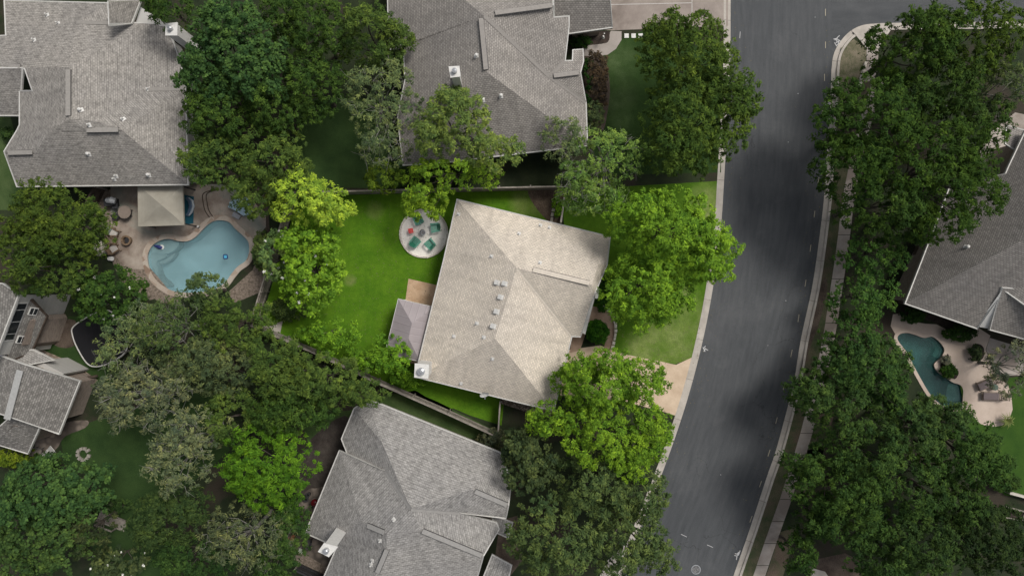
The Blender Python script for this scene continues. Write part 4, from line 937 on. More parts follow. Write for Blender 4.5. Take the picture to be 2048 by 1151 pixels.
for i, (x, y, l) in enumerate(((838, 441, 'green garden chair partly under the overhanging yellow green branches'), (871, 456, 'green garden chair nearest the pale roofed house'), (832, 484, 'green garden chair nearest the open lawn, below the red table'), (861, 488, 'green garden chair at the lower right of the small fire pit'))):
    o = ch0 if i == 0 else copy_tree(ch0); f = P(846, 464)-P(x, y); o.location = P(x, y, .016); o.rotation_euler.z = math.atan2(f.y, f.x)-math.pi/2+(.12, -.15, -.1, .15)[i]; o['label'] = l
st = thing('side_table', 'small red square table between the green chairs', 'side table', P(823, 462, .016), rz=.2); L = dict(local=True)
mb = MB()
for k in range(4): mb.box((0, -.15+k*.1, .42), (.4, .085, .03))
mb.build('tabletop', RED, st, **L)
for sx in (-1, 1):
    for sy in (-1, 1): MB().box((sx*.15, sy*.14, .2), (.05, .05, .4)).build('leg', RED, st, **L)
fp = thing('fire_pit', 'small round metal fire pit in the centre of the gravel circle', 'fire pit', P(846, 465, .016))
MB().cyl(P(846, 465, .016), .2, .36, 24, r2=.23, inner=.17).build('drum', M_DARK, fp); MB().cyl(P(846, 465, .375), .215, .02, 24, inner=.15).build('rim', M_METAL, fp); MB().cyl(P(846, 465, .3), .16, .03, 20).build('ash_bed', plain('ash', (.25, .24, .24), .9), fp)

# east pool furniture
WOOD = mottled('teak', (.09, .07, .055), (.16, .125, .1), 3, 25); SLING = plain('mauve_sling', (.13, .105, .105), .9)
def lounger():
    t = thing('sun_lounger', 'x', 'sun lounger', (0, 0, 0), 'wooden sun loungers on the pink deck'); L = dict(local=True); mb = MB()
    for s_ in (-1, 1): mb.box((s_*.32, 0, .3), (.05, 1.95, .07))
    mb.box((0, -.97, .3), (.69, .05, .07)); mb.box((0, .97, .3), (.69, .05, .07)); mb.build('frame', WOOD, t, **L)
    MB().box((0, -.32, .36), (.56, 1.25, .05)).build('cushion', SLING, t, **L)
    mb = MB()
    for k in range(7): mb.box((0, .36+k*.095, .42+k*.055), (.58, .06, .025), rx=.5)
    mb.build('backrest', WOOD, t, **L)
    for sx in (-1, 1):
        for q in (-.85, .75): MB().box((sx*.32, q, .14), (.06, .06, .28)).build('leg', WOOD, t, **L)
    return t
lg = lounger()
for i, (x, y, a, l) in enumerate(((1973, 764, math.radians(-66), 'wooden sun lounger angled above the small green table'), (1984, 791, math.radians(-92), 'wooden sun lounger lying level below the small green table'))):
    o = lg if i == 0 else copy_tree(lg); o.location = P(x, y, .016); o.rotation_euler.z = a; o['label'] = l
gt = thing('side_table', 'small green octagonal table between the two sun loungers', 'side table', P(1990, 774, .016)); DG = plain('green_metal', (.05, .085, .06), .5)
MB().cyl(P(1990, 774, .42), .27, .03, 8).build('tabletop', DG, gt)
for k in range(3):
    a = k*2.1; q = P(1990, 774); MB().box((q.x+.16*math.cos(a), q.y+.16*math.sin(a), .22), (.04, .04, .42)).build('leg', DG, gt)
# stepping stones
for i, (x, l) in enumerate(((1253, 'square pale stepping stone nearest the curved grey walk'), (1267, 'middle one of three square pale stepping stones in the grass'), (1281, 'square pale stepping stone beside the big oak'))):
    mb = MB(); q = P(x, 72); mb.box((q.x, q.y, .03), (.36, .36, .05), rz=.03*i); tagit(mb.build('stepping_stone', M_WHITE, None, loc=q), l, 'stepping stone', 'stepping stones')
# trampoline
TR = thing('trampoline', 'black trampoline with a thin pale rim between the trees left of centre', 'trampoline', P(203, 680))
tz = wz([(690, 195), (745, 270), (790, 385), (775, 450), (690, 510), (600, 537), (540, 515), (480, 420), (450, 340), (455, 290), (540, 230), (620, 195)])
rim = cr([P(x, y, .9) for x, y in tz], 6, True)
mb = MB(); mb.tube(rim, .05, 8, closed=True); mb.build('rim', M_TRIM, TR)
inr = offs(ccw(rim), -.06); n = len(inr); mb = MB(); mb.v = [Vector((p.x, p.y, .88)) for p in inr]
mb.f = [t for t in geometry.tessellate_polygon([[Vector((p.x, p.y, 0)) for p in inr]])]; mb.build('mat', plain('black_net', (.006, .006, .008), .9), TR)
for k in range(0, n, n//6):
    p_ = inr[k]; mb = MB(); mb.tube([(p_.x, p_.y, .88), (p_.x, p_.y, 0)], .03, 6); mb.build('leg', M_METAL, TR)
# fire ring, footbridge, lounge chairs
edging('round ring of pale stones on the dark lawn at the lower left', [(168+12*math.cos(a), 907+12*math.sin(a)) for a in np.linspace(0, 2*math.pi, 14)], r=.14, name='fire_ring', size=.3, mat=mottled('grey_stone', (.22, .2, .17), (.32, .3, .26), 3, 14))
cl = thing('sun_lounger', 'white lounger tilted on the ground near the lower left house', 'sun lounger', P(100, 905), rz=math.radians(-50)); L = dict(local=True)
mb = MB(); mb.box((0, -.25, .3), (.6, 1.0, .05)); mb.build('seat', M_TRIM, cl, **L); MB().box((0, .5, .42), (.6, .6, .05), rx=.45).build('backrest', M_TRIM, cl, **L)
for sx in (-1, 1):
    for q in (-.6, .4): MB().box((sx*.26, q, .14), (.05, .05, .28)).build('leg', M_TRIM, cl, **L)
chair_simple('grey garden chair in the shade next to the white lounger', 82, 901, (110, 905), plain('shade_grey', (.14, .13, .12)), M_GREYW, M_GREYW, .9, name='garden_chair', cat='garden chair')
fb_ = thing('footbridge', 'weathered plank footbridge with two rails in the dark garden at the lower left', 'footbridge', P(225, 1042)); mb = MB()
A_, B_ = P(197, 1030, .3), P(252, 1052, .3); d = (B_-A_).normalized(); ang = math.atan2(d.y, d.x); Ln = (B_-A_).length
for k in range(15): c = A_.lerp(B_, (k+.5)/15); mb.box(c, (Ln/15*.88, .95, .05), rz=ang)
mb.build('deck', M_GREYW, fb_)
for s_ in (-.1, -.5):
    o_ = Vector((-d.y, d.x, 0))*s_; mb = MB(); mb.bar(A_.lerp(B_, .1)+o_+Vector((0, 0, .6)), A_.lerp(B_, .72)+o_+Vector((0, 0, .6)), .1, .1); mb.build('rail', M_GREYW, fb_)
    for t_ in (.12, .7): q = A_.lerp(B_, t_)+o_; MB().box((q.x, q.y, .45), (.09, .09, .85), rz=ang).build('post', M_GREYW, fb_)
# items on the west house path
for i, (x, y, l) in enumerate(((113, 731, 'dark round tub chair on the stone path by the white gable'), (133, 744, 'second dark round tub chair closer to the wood beam'))):
    t = thing('tub_chair', l, 'garden chair', P(x, y), 'dark tub chairs on the stone path'); MB().cyl(P(x, y, .0), .36, .35, 18, inner=.2).build('base', M_DARK, t); MB().cyl(P(x, y, .3), .27, .08, 16).build('cushion', M_BROWN, t)
    pts = [P(x, y, .65)+Vector((math.cos(a)*.36, math.sin(a)*.36, 0)) for a in np.linspace(.3, 3.6, 12)]; mb = MB(); mb.tube(pts, .05, 6); mb.build('backrest', M_DARK, t)
mb = MB(); mb.bar(P(152, 757, .5), P(195, 751, .5), .18, .12); mb.bar(P(154, 757, 0), P(154, 757, .46), .1, .1); mb.bar(P(190, 752, 0), P(190, 752, .46), .1, .1); tagit(mb.build('wood_bench', M_BROWN, None, loc=P(152, 757)), 'dark brown beam like bench at the end of the stone path on the left', 'bench')
chair_simple('small dark red chair beside the brown beam at the lower left house corner', 166, 764, (172, 752), plain('dark_red', (.16, .015, .02)), plain('dark_red2', (.2, .02, .03)), M_DARK, .8, name='garden_chair', cat='garden chair')
# south patio
q3 = lambda x, y: ZM(560, 960, 6.025, [(x, y)])[0]
bn = thing('bench', 'orange brown wooden bench on the flagstone patio at the bottom', 'bench', P(*q3(175, 640)), rz=math.radians(-28)); L = dict(local=True); OW = mottled('cedar', (.22, .09, .035), (.3, .13, .06), 4, 25)
mb = MB()
for k in range(4): mb.box((-.18+k*.12, 0, .43), (.1, 1.0, .04))
mb.build('seat', OW, bn, **L)
for sx in (-1, 1):
    for sy in (-1, 1): MB().box((sx*.16, sy*.42, .2), (.06, .06, .4)).build('leg', OW, bn, **L)
x, y = q3(345, 735); chair_simple('dark grey armchair on the flagstone patio right of the orange bench', x, y, q3(200, 700), plain('charcoal', (.05, .045, .045)), plain('charcoal_cushion', (.07, .065, .06)), M_DARK, .95)
x, y = q3(268, 825); tt = thing('side_table', 'little pale green square table on the flagstone patio', 'side table', P(x, y), rz=-.4); MB().box((0, 0, .4), (.36, .36, .04)).build('tabletop', plain('pale_green', (.36, .4, .3)), tt, local=True)
for sx in (-1, 1):
    for sy in (-1, 1): MB().box((sx*.14, sy*.14, .19), (.04, .04, .38)).build('leg', M_TRIM, tt, local=True)
x, y = q3(418, 270); rp = thing('kettle_grill', 'shiny dark red round kettle grill against the west eave of the south house', 'grill', P(x, y)); import bmesh
def ball(name, c, r_, mat, parent, sq=1.0):
    bm = bmesh.new(); bmesh.ops.create_uvsphere(bm, u_segments=20, v_segments=12, radius=r_); me = bpy.data.meshes.new(name)
    for v in bm.verts: v.co.z *= sq
    bm.to_mesh(me); bm.free(); me.materials.append(mat); me.polygons.foreach_set('use_smooth', [True]*len(me.polygons)); o = bpy.data.objects.new(name, me); COL.objects.link(o); o.parent = parent; o.location = Vector(c)-org(parent); return o
ball('bowl', P(x, y, .75), .33, plain('red_enamel', (.09, .006, .008), .15), rp, .8)
for k in range(3): a = k*2.1; q = P(x, y); mb = MB(); mb.tube([(q.x+.12*math.cos(a), q.y+.12*math.sin(a), .6), (q.x+.3*math.cos(a), q.y+.3*math.sin(a), 0)], .02, 6); mb.build('leg', M_METAL, rp)
for i, (a, b_, l) in enumerate(((355, 155, 'tall dark urn at the top of the flagstone patio'), (325, 215, 'squat dark pot below the tall urn on the flagstone patio'))):
    x, y = q3(a, b_); mb = MB(); mb.cyl(P(x, y), .14, .5-.15*i, 16, r2=.2+.03*i, inner=.1); tagit(mb.build('urn', M_DARK, None, loc=P(x, y)), l, 'pot')
# raised bed, deck by the east house
rb = thing('raised_bed', 'rectangular raised garden bed with a pale wooden frame at the right edge', 'raised bed', P(2022, 1022)); w_ = ccw(W([(2003, 1010), (2044, 1020), (2038, 1038), (2000, 1030)])); o_ = offs(w_, -.14); mb = MB()
for i in range(4): j = (i+1) % 4; mb.bar(w_[i]+Vector((0, 0, .2)), w_[j]+Vector((0, 0, .2)), .1, .4)
mb.build('frame', M_GREYW, rb); MB().prism([(p.x, p.y) for p in o_], .02, .33).build('soil', M_MULCH, rb)
mb = MB(); mb.bar(P(2015, 983, .3), P(2120, 1012, .3), .2, .6); tagit(mb.build('retaining_wall', M_CREAM, None, loc=P(2015, 983)), 'low pale retaining wall at the right edge below the green lawn', 'wall')
dk = thing('wooden_deck', 'dark brown raised deck with a rail along the left side of the east house', 'deck', P(1830, 540)); w_ = ccw(W([(1843, 470), (1876, 470), (1868, 520), (1822, 612), (1800, 605), (1812, 570)], .5)); 
MB().prism([(p.x, p.y) for p in w_], .1, .5).build('deck', M_BROWN, dk)
mb = MB(); mb.bar(P(1850, 492, 1.3), P(1807, 600, 1.3), .07, .06); mb.bar(P(1830, 490, 1.3), P(1862, 487, 1.3), .07, .06); mb.build('rail', M_GREYW, dk)
for t_ in np.linspace(0, 1, 6): q = P(1850, 492, 1.3).lerp(P(1807, 600, 1.3), t_); MB().box((q.x, q.y, .9), (.08, .08, .8)).build('post', M_GREYW, dk)
gl_ = thing('garden_lamp', 'small white lamp on a short post in the mulch bed below the garage wing', 'garden lamp', P(1206, 75)); MB().cyl(P(1206, 75), .05, .9, 10).build('post', M_WHITE, gl_); MB().cyl(P(1206, 75, .9), .14, .3, 10, r2=.06).build('lantern', M_WHITE, gl_)
flat('mulch', [(1140, 70), (1212, 62), (1219, 70), (1216, 84), (1200, 88), (1140, 92)], .020, M_MULCH, 3)

# ---------------- foliage ----------------
NL = [0]
def leafmesh(name, tc, tr, per, la, lb, mat, parent, loc, col, cen=None, flatz=.75, up=.55, rnd=.75, spiky=0.0):
    """tc (T,3) clump centres, tr (T,) radii, per leaves each; leaf half length la, half width lb"""
    T = len(tc); n = T*per; NL[0] += n
    d = rng.normal(size=(n, 3)); d /= np.linalg.norm(d, axis=1)[:, None]; d[:, 2] = np.where(rng.random(n) < .7, np.abs(d[:, 2]), d[:, 2])
    r = np.repeat(tr, per)*rng.random(n)**.45; base = np.repeat(tc, per, 0)
    p = base+d*r[:, None]*np.array([1, 1, flatz])
    out = d.copy()
    if cen is not None:
        o2 = base-np.array(cen); o2 /= np.linalg.norm(o2, axis=1)[:, None]+1e-6; out = out*.6+o2*.7
    nn = out*.75+np.array([0, 0, up*.7])+rng.normal(size=(n, 3))*rnd*.5; nn /= np.linalg.norm(nn, axis=1)[:, None]
    tdir = rng.normal(size=(n, 3))+out*(.6+spiky); tdir -= nn*np.sum(tdir*nn, 1)[:, None]; tdir /= np.linalg.norm(tdir, axis=1)[:, None]+1e-9
    s_ = np.cross(nn, tdir); k = rng.uniform(.7, 1.3, n)[:, None]
    v = np.empty((n, 4, 3)); v[:, 0] = p-tdir*la*k; v[:, 1] = p+s_*lb*k-tdir*la*.1*k; v[:, 2] = p+tdir*la*k; v[:, 3] = p-s_*lb*k-tdir*la*.1*k
    v = v.reshape(-1, 3)-np.array(loc)
    me = bpy.data.meshes.new(name); me.vertices.add(n*4); me.loops.add(n*4); me.polygons.add(n)
    me.vertices.foreach_set('co', v.ravel()); me.loops.foreach_set('vertex_index', np.arange(n*4, dtype=np.int32)); me.polygons.foreach_set('loop_start', np.arange(0, n*4, 4, dtype=np.int32)); me.polygons.foreach_set('loop_total', np.full(n, 4, dtype=np.int32))
    me.update(calc_edges=True); at = me.attributes.new('sprig', 'FLOAT', 'FACE'); at.data.foreach_set('value', np.repeat(rng.random(T), per).astype(np.float32)); me.materials.append(mat); o = bpy.data.objects.new(name, me); COL.objects.link(o); o.color = (*col, 1)
    if parent is not None: o.parent = parent
    else: o.location = loc
    return o
def tree(label, x, y, rx, ry, H, col, kind='oak', rz=0.0, lobes=None, name=None, cat='tree', group=None, nblob=None):
    """x, y, rx, ry: the crown's outline in photo pixels (seen at crown height); H metres"""
    zc = H*.72; k = (CH-zc)/CH; c = P(x, y, zc); a, b_ = rx/S*k*.93, ry/S*k*.93; loc = Vector((c.x, c.y, 0))
    nm_ = name or {'oak': 'oak_tree', 'broad': 'broadleaf_tree', 'sparse': 'thin_crowned_tree', 'feather': 'feathery_tree', 'myrtle': 'crape_myrtle', 'shrubtree': 'small_tree'}[kind]
    root = thing(nm_, label, cat, loc, group)
    ext = [(0, 0, a, b_)]
    if lobes:
        for lx, ly, lrx, lry in lobes: q = P(lx, ly, zc); ext.append((q.x-c.x, q.y-c.y, lrx/S*k*.92, lry/S*k*.92))
    blobs = []
    for ex, ey, ea, eb in ext:
        area = ea*eb; nb = nblob or int(9+area*1.0); tries = 0; mine = []
        while len(mine) < nb and tries < 400:
            tries += 1; ang = rng.uniform(0, 2*math.pi); rr = math.sqrt(rng.random())
            rb = rng.uniform(.2, .36)*min(ea, eb)+.25; px, py = ex+math.cos(ang)*rr*max(.2, ea-rb*.55), ey+math.sin(ang)*rr*max(.2, eb-rb*.55)
            if any((px-q[0])**2+(py-q[1])**2 < (.56*(rb+q[3]))**2 for q in mine): continue
            pz = H-rb*.8-(rr**2)*H*.26-rng.random()*H*.2; mine.append((px, py, pz, rb))
        blobs += mine
    P3 = {'oak': (20, .13, .044), 'broad': (22, .115, .08), 'sparse': (17, .12, .038), 'feather': (20, .15, .044), 'myrtle': (20, .12, .065), 'shrubtree': (18, .115, .05)}[kind]
    per, la, lb = P3; dens = {'sparse': 22, 'feather': 26, 'oak': 30, 'broad': 24, 'myrtle': 25, 'shrubtree': 26}[kind]
    TC, TRd = [], []
    for (px, py, pz, rb) in blobs:
        nt_ = max(5, int(dens*rb*rb)); d = rng.normal(size=(nt_, 3)); d /= np.linalg.norm(d, axis=1)[:, None]; d[:, 2] = np.where(d[:, 2] < -.25, -d[:, 2], d[:, 2])
        q = d*(rb*rng.uniform(.6, 1.2, nt_))[:, None]*np.array([1, 1, 1.0])+np.array([px, py, pz]); TC.append(q); TRd.append(rng.uniform(.15, .36, nt_)*(1.15 if kind == 'broad' else 1))
    # loose sprigs that break the outline, and low inner leaves
    for ex, ey, ea, eb in ext:
        ns = int((ea+eb)*7); ang = rng.uniform(0, 2*math.pi, ns); rr = rng.uniform(.8, 1.1, ns); q = np.stack([ex+np.cos(ang)*rr*ea, ey+np.sin(ang)*rr*eb, H*.62-rng.random(ns)*H*.15], 1); TC.append(q); TRd.append(rng.uniform(.14, .3, ns))
        ni = int(ea*eb*(2.6 if kind != 'sparse' else 1.6)); ang = rng.uniform(0, 2*math.pi, ni); rr = np.sqrt(rng.random(ni))*.85; q = np.stack([ex+np.cos(ang)*rr*ea, ey+np.sin(ang)*rr*eb, H*(.36+.14*rng.random(ni))], 1); TC.append(q); TRd.append(rng.uniform(.3, .6, ni))
    TC = np.concatenate(TC)+np.array([loc.x, loc.y, 0]); TRd = np.concatenate(TRd)
    leafmesh('crown', TC, TRd, per, la, lb, LEAF, root, tuple(loc), col, cen=(loc.x, loc.y, H*.35), spiky=1.2 if kind in ('feather', 'oak') else .3)
    # trunk with limbs
    tm = MB(); r0 = .055*H**.9*.42; lean = Vector((rng.uniform(-.4, .4), rng.uniform(-.4, .4), 0)); f = loc+lean+Vector((0, 0, H*.36))
    tm.tube([loc, loc+Vector((0, 0, .25)), loc.lerp(f, .5)+Vector((.05, .04, 0)), f], [r0*1.45, r0*1.05, r0*.9, r0*.75], 9)
    lim = blobs if kind == 'sparse' else blobs[::2]
    for (px, py, pz, rb) in lim:
        e = loc+Vector((px, py, pz)); m1 = f.lerp(e, .4)+Vector((rng.uniform(-.3, .3), rng.uniform(-.3, .3), -.25)); m2 = f.lerp(e, .72)+Vector((rng.uniform(-.25, .25), rng.uniform(-.25, .25), .0))
        tm.tube([f-Vector((0, 0, .2)), m1, m2, e], [r0*.45, r0*.28, r0*.15, r0*.06], 6)
    if kind == 'sparse':
        bm_ = tm
        for (px, py, pz, rb) in blobs:
            for q in range(3):
                e = loc+Vector((px, py, pz)); d = Vector((rng.normal()+px*.3, rng.normal()+py*.3, .55)).normalized(); s_ = e+d*rb*.3; mid = e+d*rb*.85+Vector((rng.normal(), rng.normal(), 0))*.16; en = e+d*rb*1.2+Vector((rng.normal(), rng.normal(), 0))*.3
                bm_.tube([s_, mid, en], [.022, .013, .005], 4); bm_.tube([mid, mid+Vector((rng.normal(), rng.normal(), .3))*.35], [.01, .004], 4)
    tm.build('trunk', PALEBARK if kind == 'sparse' else BARK, root)
    if kind == 'myrtle':
        nf = 11; idx_ = rng.choice(len(TC), nf); q = TC[idx_]+np.array([0, 0, .28]); leafmesh('blossoms', q, rng.uniform(.06, .14, nf), 12, .055, .045, FLOWER, root, tuple(loc), (1, 1, 1))
    return root
def shrub(label, x, y, rx, ry, H, col, name='shrub', cat='shrub', la=.075, lb=.05, group=None, dens=26, twig=False, flowers=0, box=False, rz=0):
    c = P(x, y, H*.6); a, b_ = rx/S, ry/S; loc = Vector((c.x, c.y, 0)); root = thing(name, label, cat, loc, group)
    n = int(dens*a*b_*3.2)+14; ang = rng.uniform(0, 2*math.pi, n); rr = np.sqrt(rng.random(n))
    hx, hy = np.cos(ang)*rr, np.sin(ang)*rr
    if box: hx, hy = rng.uniform(-1, 1, n), rng.uniform(-1, 1, n)
    zt = H*(.95-(.12 if box else .5)*(rr**2 if not box else np.maximum(abs(hx), abs(hy))**6)-.25*rng.random(n)**2)
    X, Y = hx*a, hy*b_; X, Y = X*math.cos(rz)-Y*math.sin(rz), X*math.sin(rz)+Y*math.cos(rz)
    leafmesh('foliage', np.stack([X+loc.x, Y+loc.y, zt], 1), rng.uniform(.12, .24, n), 18, la, lb, LEAF, root, tuple(loc), col, cen=(loc.x, loc.y, 0))
    m2 = max(10, n//2); ang = rng.uniform(0, 2*math.pi, m2); q = np.stack([loc.x+np.cos(ang)*a*.85, loc.y+np.sin(ang)*b_*.85, H*(.15+.4*rng.random(m2))], 1)
    sm = MB()
    for k in range(6): e = loc+Vector((rng.uniform(-.5, .5)*a, rng.uniform(-.5, .5)*b_, H*.7)); sm.tube([loc, loc.lerp(e, .5)+Vector((.03, 0, 0)), e], [.04, .03, .012], 5)
    sm.build('stems', BARK, root)
    if flowers: q = np.stack([rng.uniform(-.8, .8, flowers)*a+loc.x, rng.uniform(-.8, .8, flowers)*b_+loc.y, np.full(flowers, H*.95)], 1); leafmesh('blossoms', q, rng.uniform(.05, .12, flowers), 12, .05, .04, FLOWER, root, tuple(loc), (1, 1, 1))
    return root
D = (.045, .088, .018); DO = (.066, .11, .025); BG = (.048, .10, .030); SG = (.115, .16, .068); SD = (.075, .115, .04); V = (.05, .10, .016); YD = (.08, .13, .014)
LB = (.135, .26, .024); LY = (.27, .40, .045); LG = (.11, .23, .02); HG = (.05, .11, .024)  # LB, LY, LG: lot greens with its brightening painted in
# ---------------- trees ----------------
T = tree
# band between the two northern houses
T('broad leaved blue green tree with clustered pale foliage by the upper left house', 455, 95, 105, 108, 11, BG, 'broad', lobes=[(400, 150, 50, 50), (520, 150, 50, 55)])
T('dark round tree at the top edge left of the blue green broadleaf tree', 325, 10, 45, 42, 9, D)
T('dark green tree at the top edge left of the north centre house', 625, 45, 75, 68, 10, D)
T('dark green tree leaning over the left roof edge of the north centre house', 735, 65, 78, 62, 10, DO, lobes=[(785, 60, 35, 28)])
T('dark tree in the middle of the wooded strip below the blue green broadleaf tree', 622, 165, 68, 70, 9, D)
T('dark green tree touching the right roof edge of the upper left house', 420, 225, 78, 62, 9, D)
T('dark green tree above the bare patch by the pool deck steps', 420, 315, 66, 66, 8.5, DO)
T('dark green tree at the lower end of the wooded strip, above the yellow green tree', 530, 320, 82, 82, 9, DO, lobes=[(500, 390, 40, 45)])
T('dark tree squeezed between the broadleaf tree and the shaded lawn', 540, 215, 65, 60, 9, D)
T('thin grey green tree with bare pale twigs left of the north centre house', 755, 195, 78, 92, 9.5, SG, 'sparse', lobes=[(760, 290, 55, 40)])
T('small olive tree beside the north fence, under the twiggy tree', 762, 352, 42, 32, 6, YD, 'shrubtree')
T('light olive tree reaching over the south slope of the north centre roof', 908, 235, 72, 75, 11, (.13, .19, .05), lobes=[(990, 300, 60, 42), (860, 270, 35, 35)])
T('yellow green tree overhanging the north fence and the circular patio', 905, 345, 110, 34, 7.5, (.15, .26, .025), 'feather', lobes=[(842, 402, 52, 36)])
T('thin sage tree at the lower right corner of the north centre house', 1127, 275, 46, 48, 8, SG, 'sparse')
T('pale sage tree with bare twigs across the north boundary near the front', 1215, 310, 85, 62, 8, (.14, .235, .055), 'sparse', lobes=[(1195, 390, 78, 42), (1150, 360, 40, 35)])
T('big dark oak over the drive, the upper one of two beside the street', 1385, 95, 105, 90, 11, (.065, .11, .02), lobes=[(1340, 60, 50, 40)])
T('big dark oak hanging over the street, lower one of two by the north centre house', 1405, 235, 112, 105, 11, (.06, .105, .02), lobes=[(1350, 290, 60, 55), (1470, 190, 62, 60)])
T('dark tree at the top edge right of the blue green broadleaf tree', 555, 20, 40, 55, 9.5, D)
# inside the bright lot: its overall brightening is put into the leaf colours
T('feathery yellow green tree at the north west corner of the bright lawn', 600, 395, 84, 55, 8, LY, 'feather', lobes=[(655, 420, 48, 28)])
T('bright green crape myrtle with white blossoms on the west side of the bright lawn', 612, 545, 68, 84, 7, LB, 'myrtle', lobes=[(630, 478, 45, 36), (585, 490, 38, 36)])
T('duller flowering crape myrtle outside the west fence of the bright lawn', 548, 510, 34, 52, 6, (.12, .19, .06), 'myrtle')
shrub('dark shrub in the west corner of the bright lawn', 575, 618, 38, 24, 2.2, (.05, .08, .025))
T('small bright tree on the south fence of the bright lawn, left one of two', 660, 672, 62, 36, 4.5, LG, 'shrubtree')
T('small bright tree beside the metal patio roof, right one of two on the south fence', 775, 712, 48, 40, 5, LG, 'shrubtree', lobes=[(740, 722, 40, 25)])
shrub('bright leafy shrub along the diagonal fence between the two small bright trees', 715, 718, 34, 16, 2.4, LG)
shrub('bright leafy shrub along the diagonal fence near the west corner of the lawn', 612, 668, 28, 14, 2.0, LG)
shrub('narrow bright shrub along the fence below the chimney corner', 815, 757, 42, 16, 2.2, LG)
T('large bright green oak in the front lawn, its crown nearest the tan walk', 1290, 580, 88, 92, 10, LB, lobes=[(1350, 590, 50, 60)])
T('large bright green oak in the front lawn reaching out over the street', 1350, 455, 105, 80, 10.5, LB, lobes=[(1272, 435, 62, 58), (1438, 505, 46, 60), (1400, 520, 60, 50)])
T('bright green oak over the front drive beside the pale roofed house', 1196, 775, 90, 66, 9, (.125, .24, .022), lobes=[(1160, 750, 40, 40), (1292, 765, 52, 48), (1225, 728, 60, 28)])
T('bright green oak at the lower corner of the lot by the street', 1225, 870, 118, 72, 9.5, (.135, .25, .022), lobes=[(1098, 842, 50, 36), (1308, 865, 44, 58), (1270, 930, 55, 35)])
shrub('rounded dark green hedge between the house and the tan walk', 1195, 664, 22, 22, 1.6, (.04, .13, .012), dens=40, box=False)
shrub('dark ivy bed along the east wall above the tan walk', 1205, 590, 16, 34, 1.0, (.03, .09, .012))
shrub('dark green bush in the mulch bed by the garage wing of the north centre house', 1160, 82, 22, 11, 1.2, (.03, .075, .015))
shrub('long reddish brown hedge in front of the north centre house', 1196, 160, 17, 54, 1.4, (.07, .052, .035), name='hedge', cat='hedge', box=True, dens=30)
shrub('dark green low hedge between the reddish hedge and the wall', 1177, 165, 7, 48, 1.1, (.02, .06, .012), name='hedge', cat='hedge', box=True)
shrub('grey green bush at the lower end of the reddish hedge', 1187, 228, 22, 30, 2.4, (.085, .12, .05))
shrub('small bright shrub in the planting bed at the top of the lawn', 1115, 410, 8, 24, 1.2, LG)
# south of the lot
T('dark blue green tree with tight lumpy foliage right of the south house', 1058, 935, 58, 68, 8, (.05, .075, .03), 'broad', lobes=[(1040, 890, 40, 30)])
T('dark olive tree just below the south tip of the lot', 1195, 965, 85, 62, 9, SD)
T('dark olive tree leaning over the street below the lot corner', 1285, 1000, 66, 58, 9, SD)
T('dark olive tree at the bottom edge beside the south house', 1105, 1085, 92, 88, 10, SD)
T('dark olive tree at the bottom edge nearest the manhole', 1255, 1085, 88, 82, 9.5, SD, lobes=[(1320, 1110, 40, 50)])
shrub('bare twiggy shrub at the corner of the south house roof', 985, 880, 32, 22, 2.5, (.07, .08, .045))
# west of the lot
T('dark yellow green tree below the upper left house', 85, 440, 95, 82, 9.5, (.056, .092, .017), lobes=[(158, 455, 44, 60), (40, 480, 50, 70)])
T('dark yellow green tree against the roof of the left edge house', 90, 545, 82, 58, 9, (.05, .085, .018))
T('dark crape myrtle with white blossoms between the trampoline and the pool', 205, 592, 78, 60, 7.5, (.035, .075, .016), 'myrtle')
T('slender tree reaching over the lower edge of the kidney pool', 398, 580, 46, 34, 6.5, (.07, .11, .04), 'shrubtree')
T('sage green tree overhanging the trampoline', 232, 700, 62, 56, 8, SG, 'sparse', lobes=[(270, 650, 45, 45)])
T('sage tree in the middle of the woods below the kidney pool', 340, 655, 82, 68, 9, SD, 'sparse')
T('dark green tree below the coping of the kidney pool', 462, 645, 72, 58, 8.5, DO)
T('sage grey tree in the woods left of the diagonal fence', 420, 730, 92, 68, 9.5, (.085, .115, .05), lobes=[(340, 740, 40, 40)])
T('dark green tree directly outside the west corner of the fence', 540, 718, 66, 52, 8.5, DO)
T('dark green feathery tree along the outside of the diagonal fence', 636, 765, 90, 56, 9, DO, 'feather', lobes=[(560, 760, 60, 60), (722, 790, 48, 26)])
T('dark green tree above the patch of leaf litter', 600, 810, 78, 55, 8.5, D, lobes=[(540, 830, 50, 55)])
T('large grey sage tree with bare crooked limbs at the lower left', 265, 802, 98, 72, 10, (.12, .145, .08), 'sparse', lobes=[(330, 770, 60, 40)])
T('pale sage tree with fine bare twigs left of the bright green tree', 345, 925, 68, 82, 9.5, (.135, .165, .085), 'sparse', lobes=[(390, 860, 60, 50)])
T('vivid green tree left of the south house', 527, 938, 102, 92, 9.5, (.07, .16, .013), 'feather')
T('dark olive tree in the gap between the sage trees and the vivid green one', 455, 835, 62, 58, 8.5, DO)
T('broad dark green tree at the lower left edge', 85, 995, 112, 78, 10, BG, 'broad', lobes=[(150, 985, 45, 45)])
T('broad dark green tree in the lower left corner', 60, 1090, 105, 78, 10, (.045, .085, .025), 'broad')
T('dark dull tree beside the plank footbridge', 158, 1062, 48, 68, 8, (.035, .05, .022))
T('dark green tree right of the plank footbridge', 320, 1050, 78, 62, 8.5, (.04, .07, .022), lobes=[(380, 1020, 40, 35)])
T('grey sage tree at the bottom edge left of the flagstone patio', 480, 1080, 95, 72, 9, (.10, .125, .06), 'sparse')
T('dark green tree at the bottom edge below the footbridge', 375, 1128, 92, 45, 8, (.03, .065, .018))
T('dark green tree at the bottom edge touching the rock bed', 572, 1080, 40, 62, 7.5, (.04, .08, .02), lobes=[(545, 1130, 50, 40)])
shrub('green bushes crowding the left of the flagstone patio', 580, 1015, 24, 34, 2.5, (.05, .12, .015))
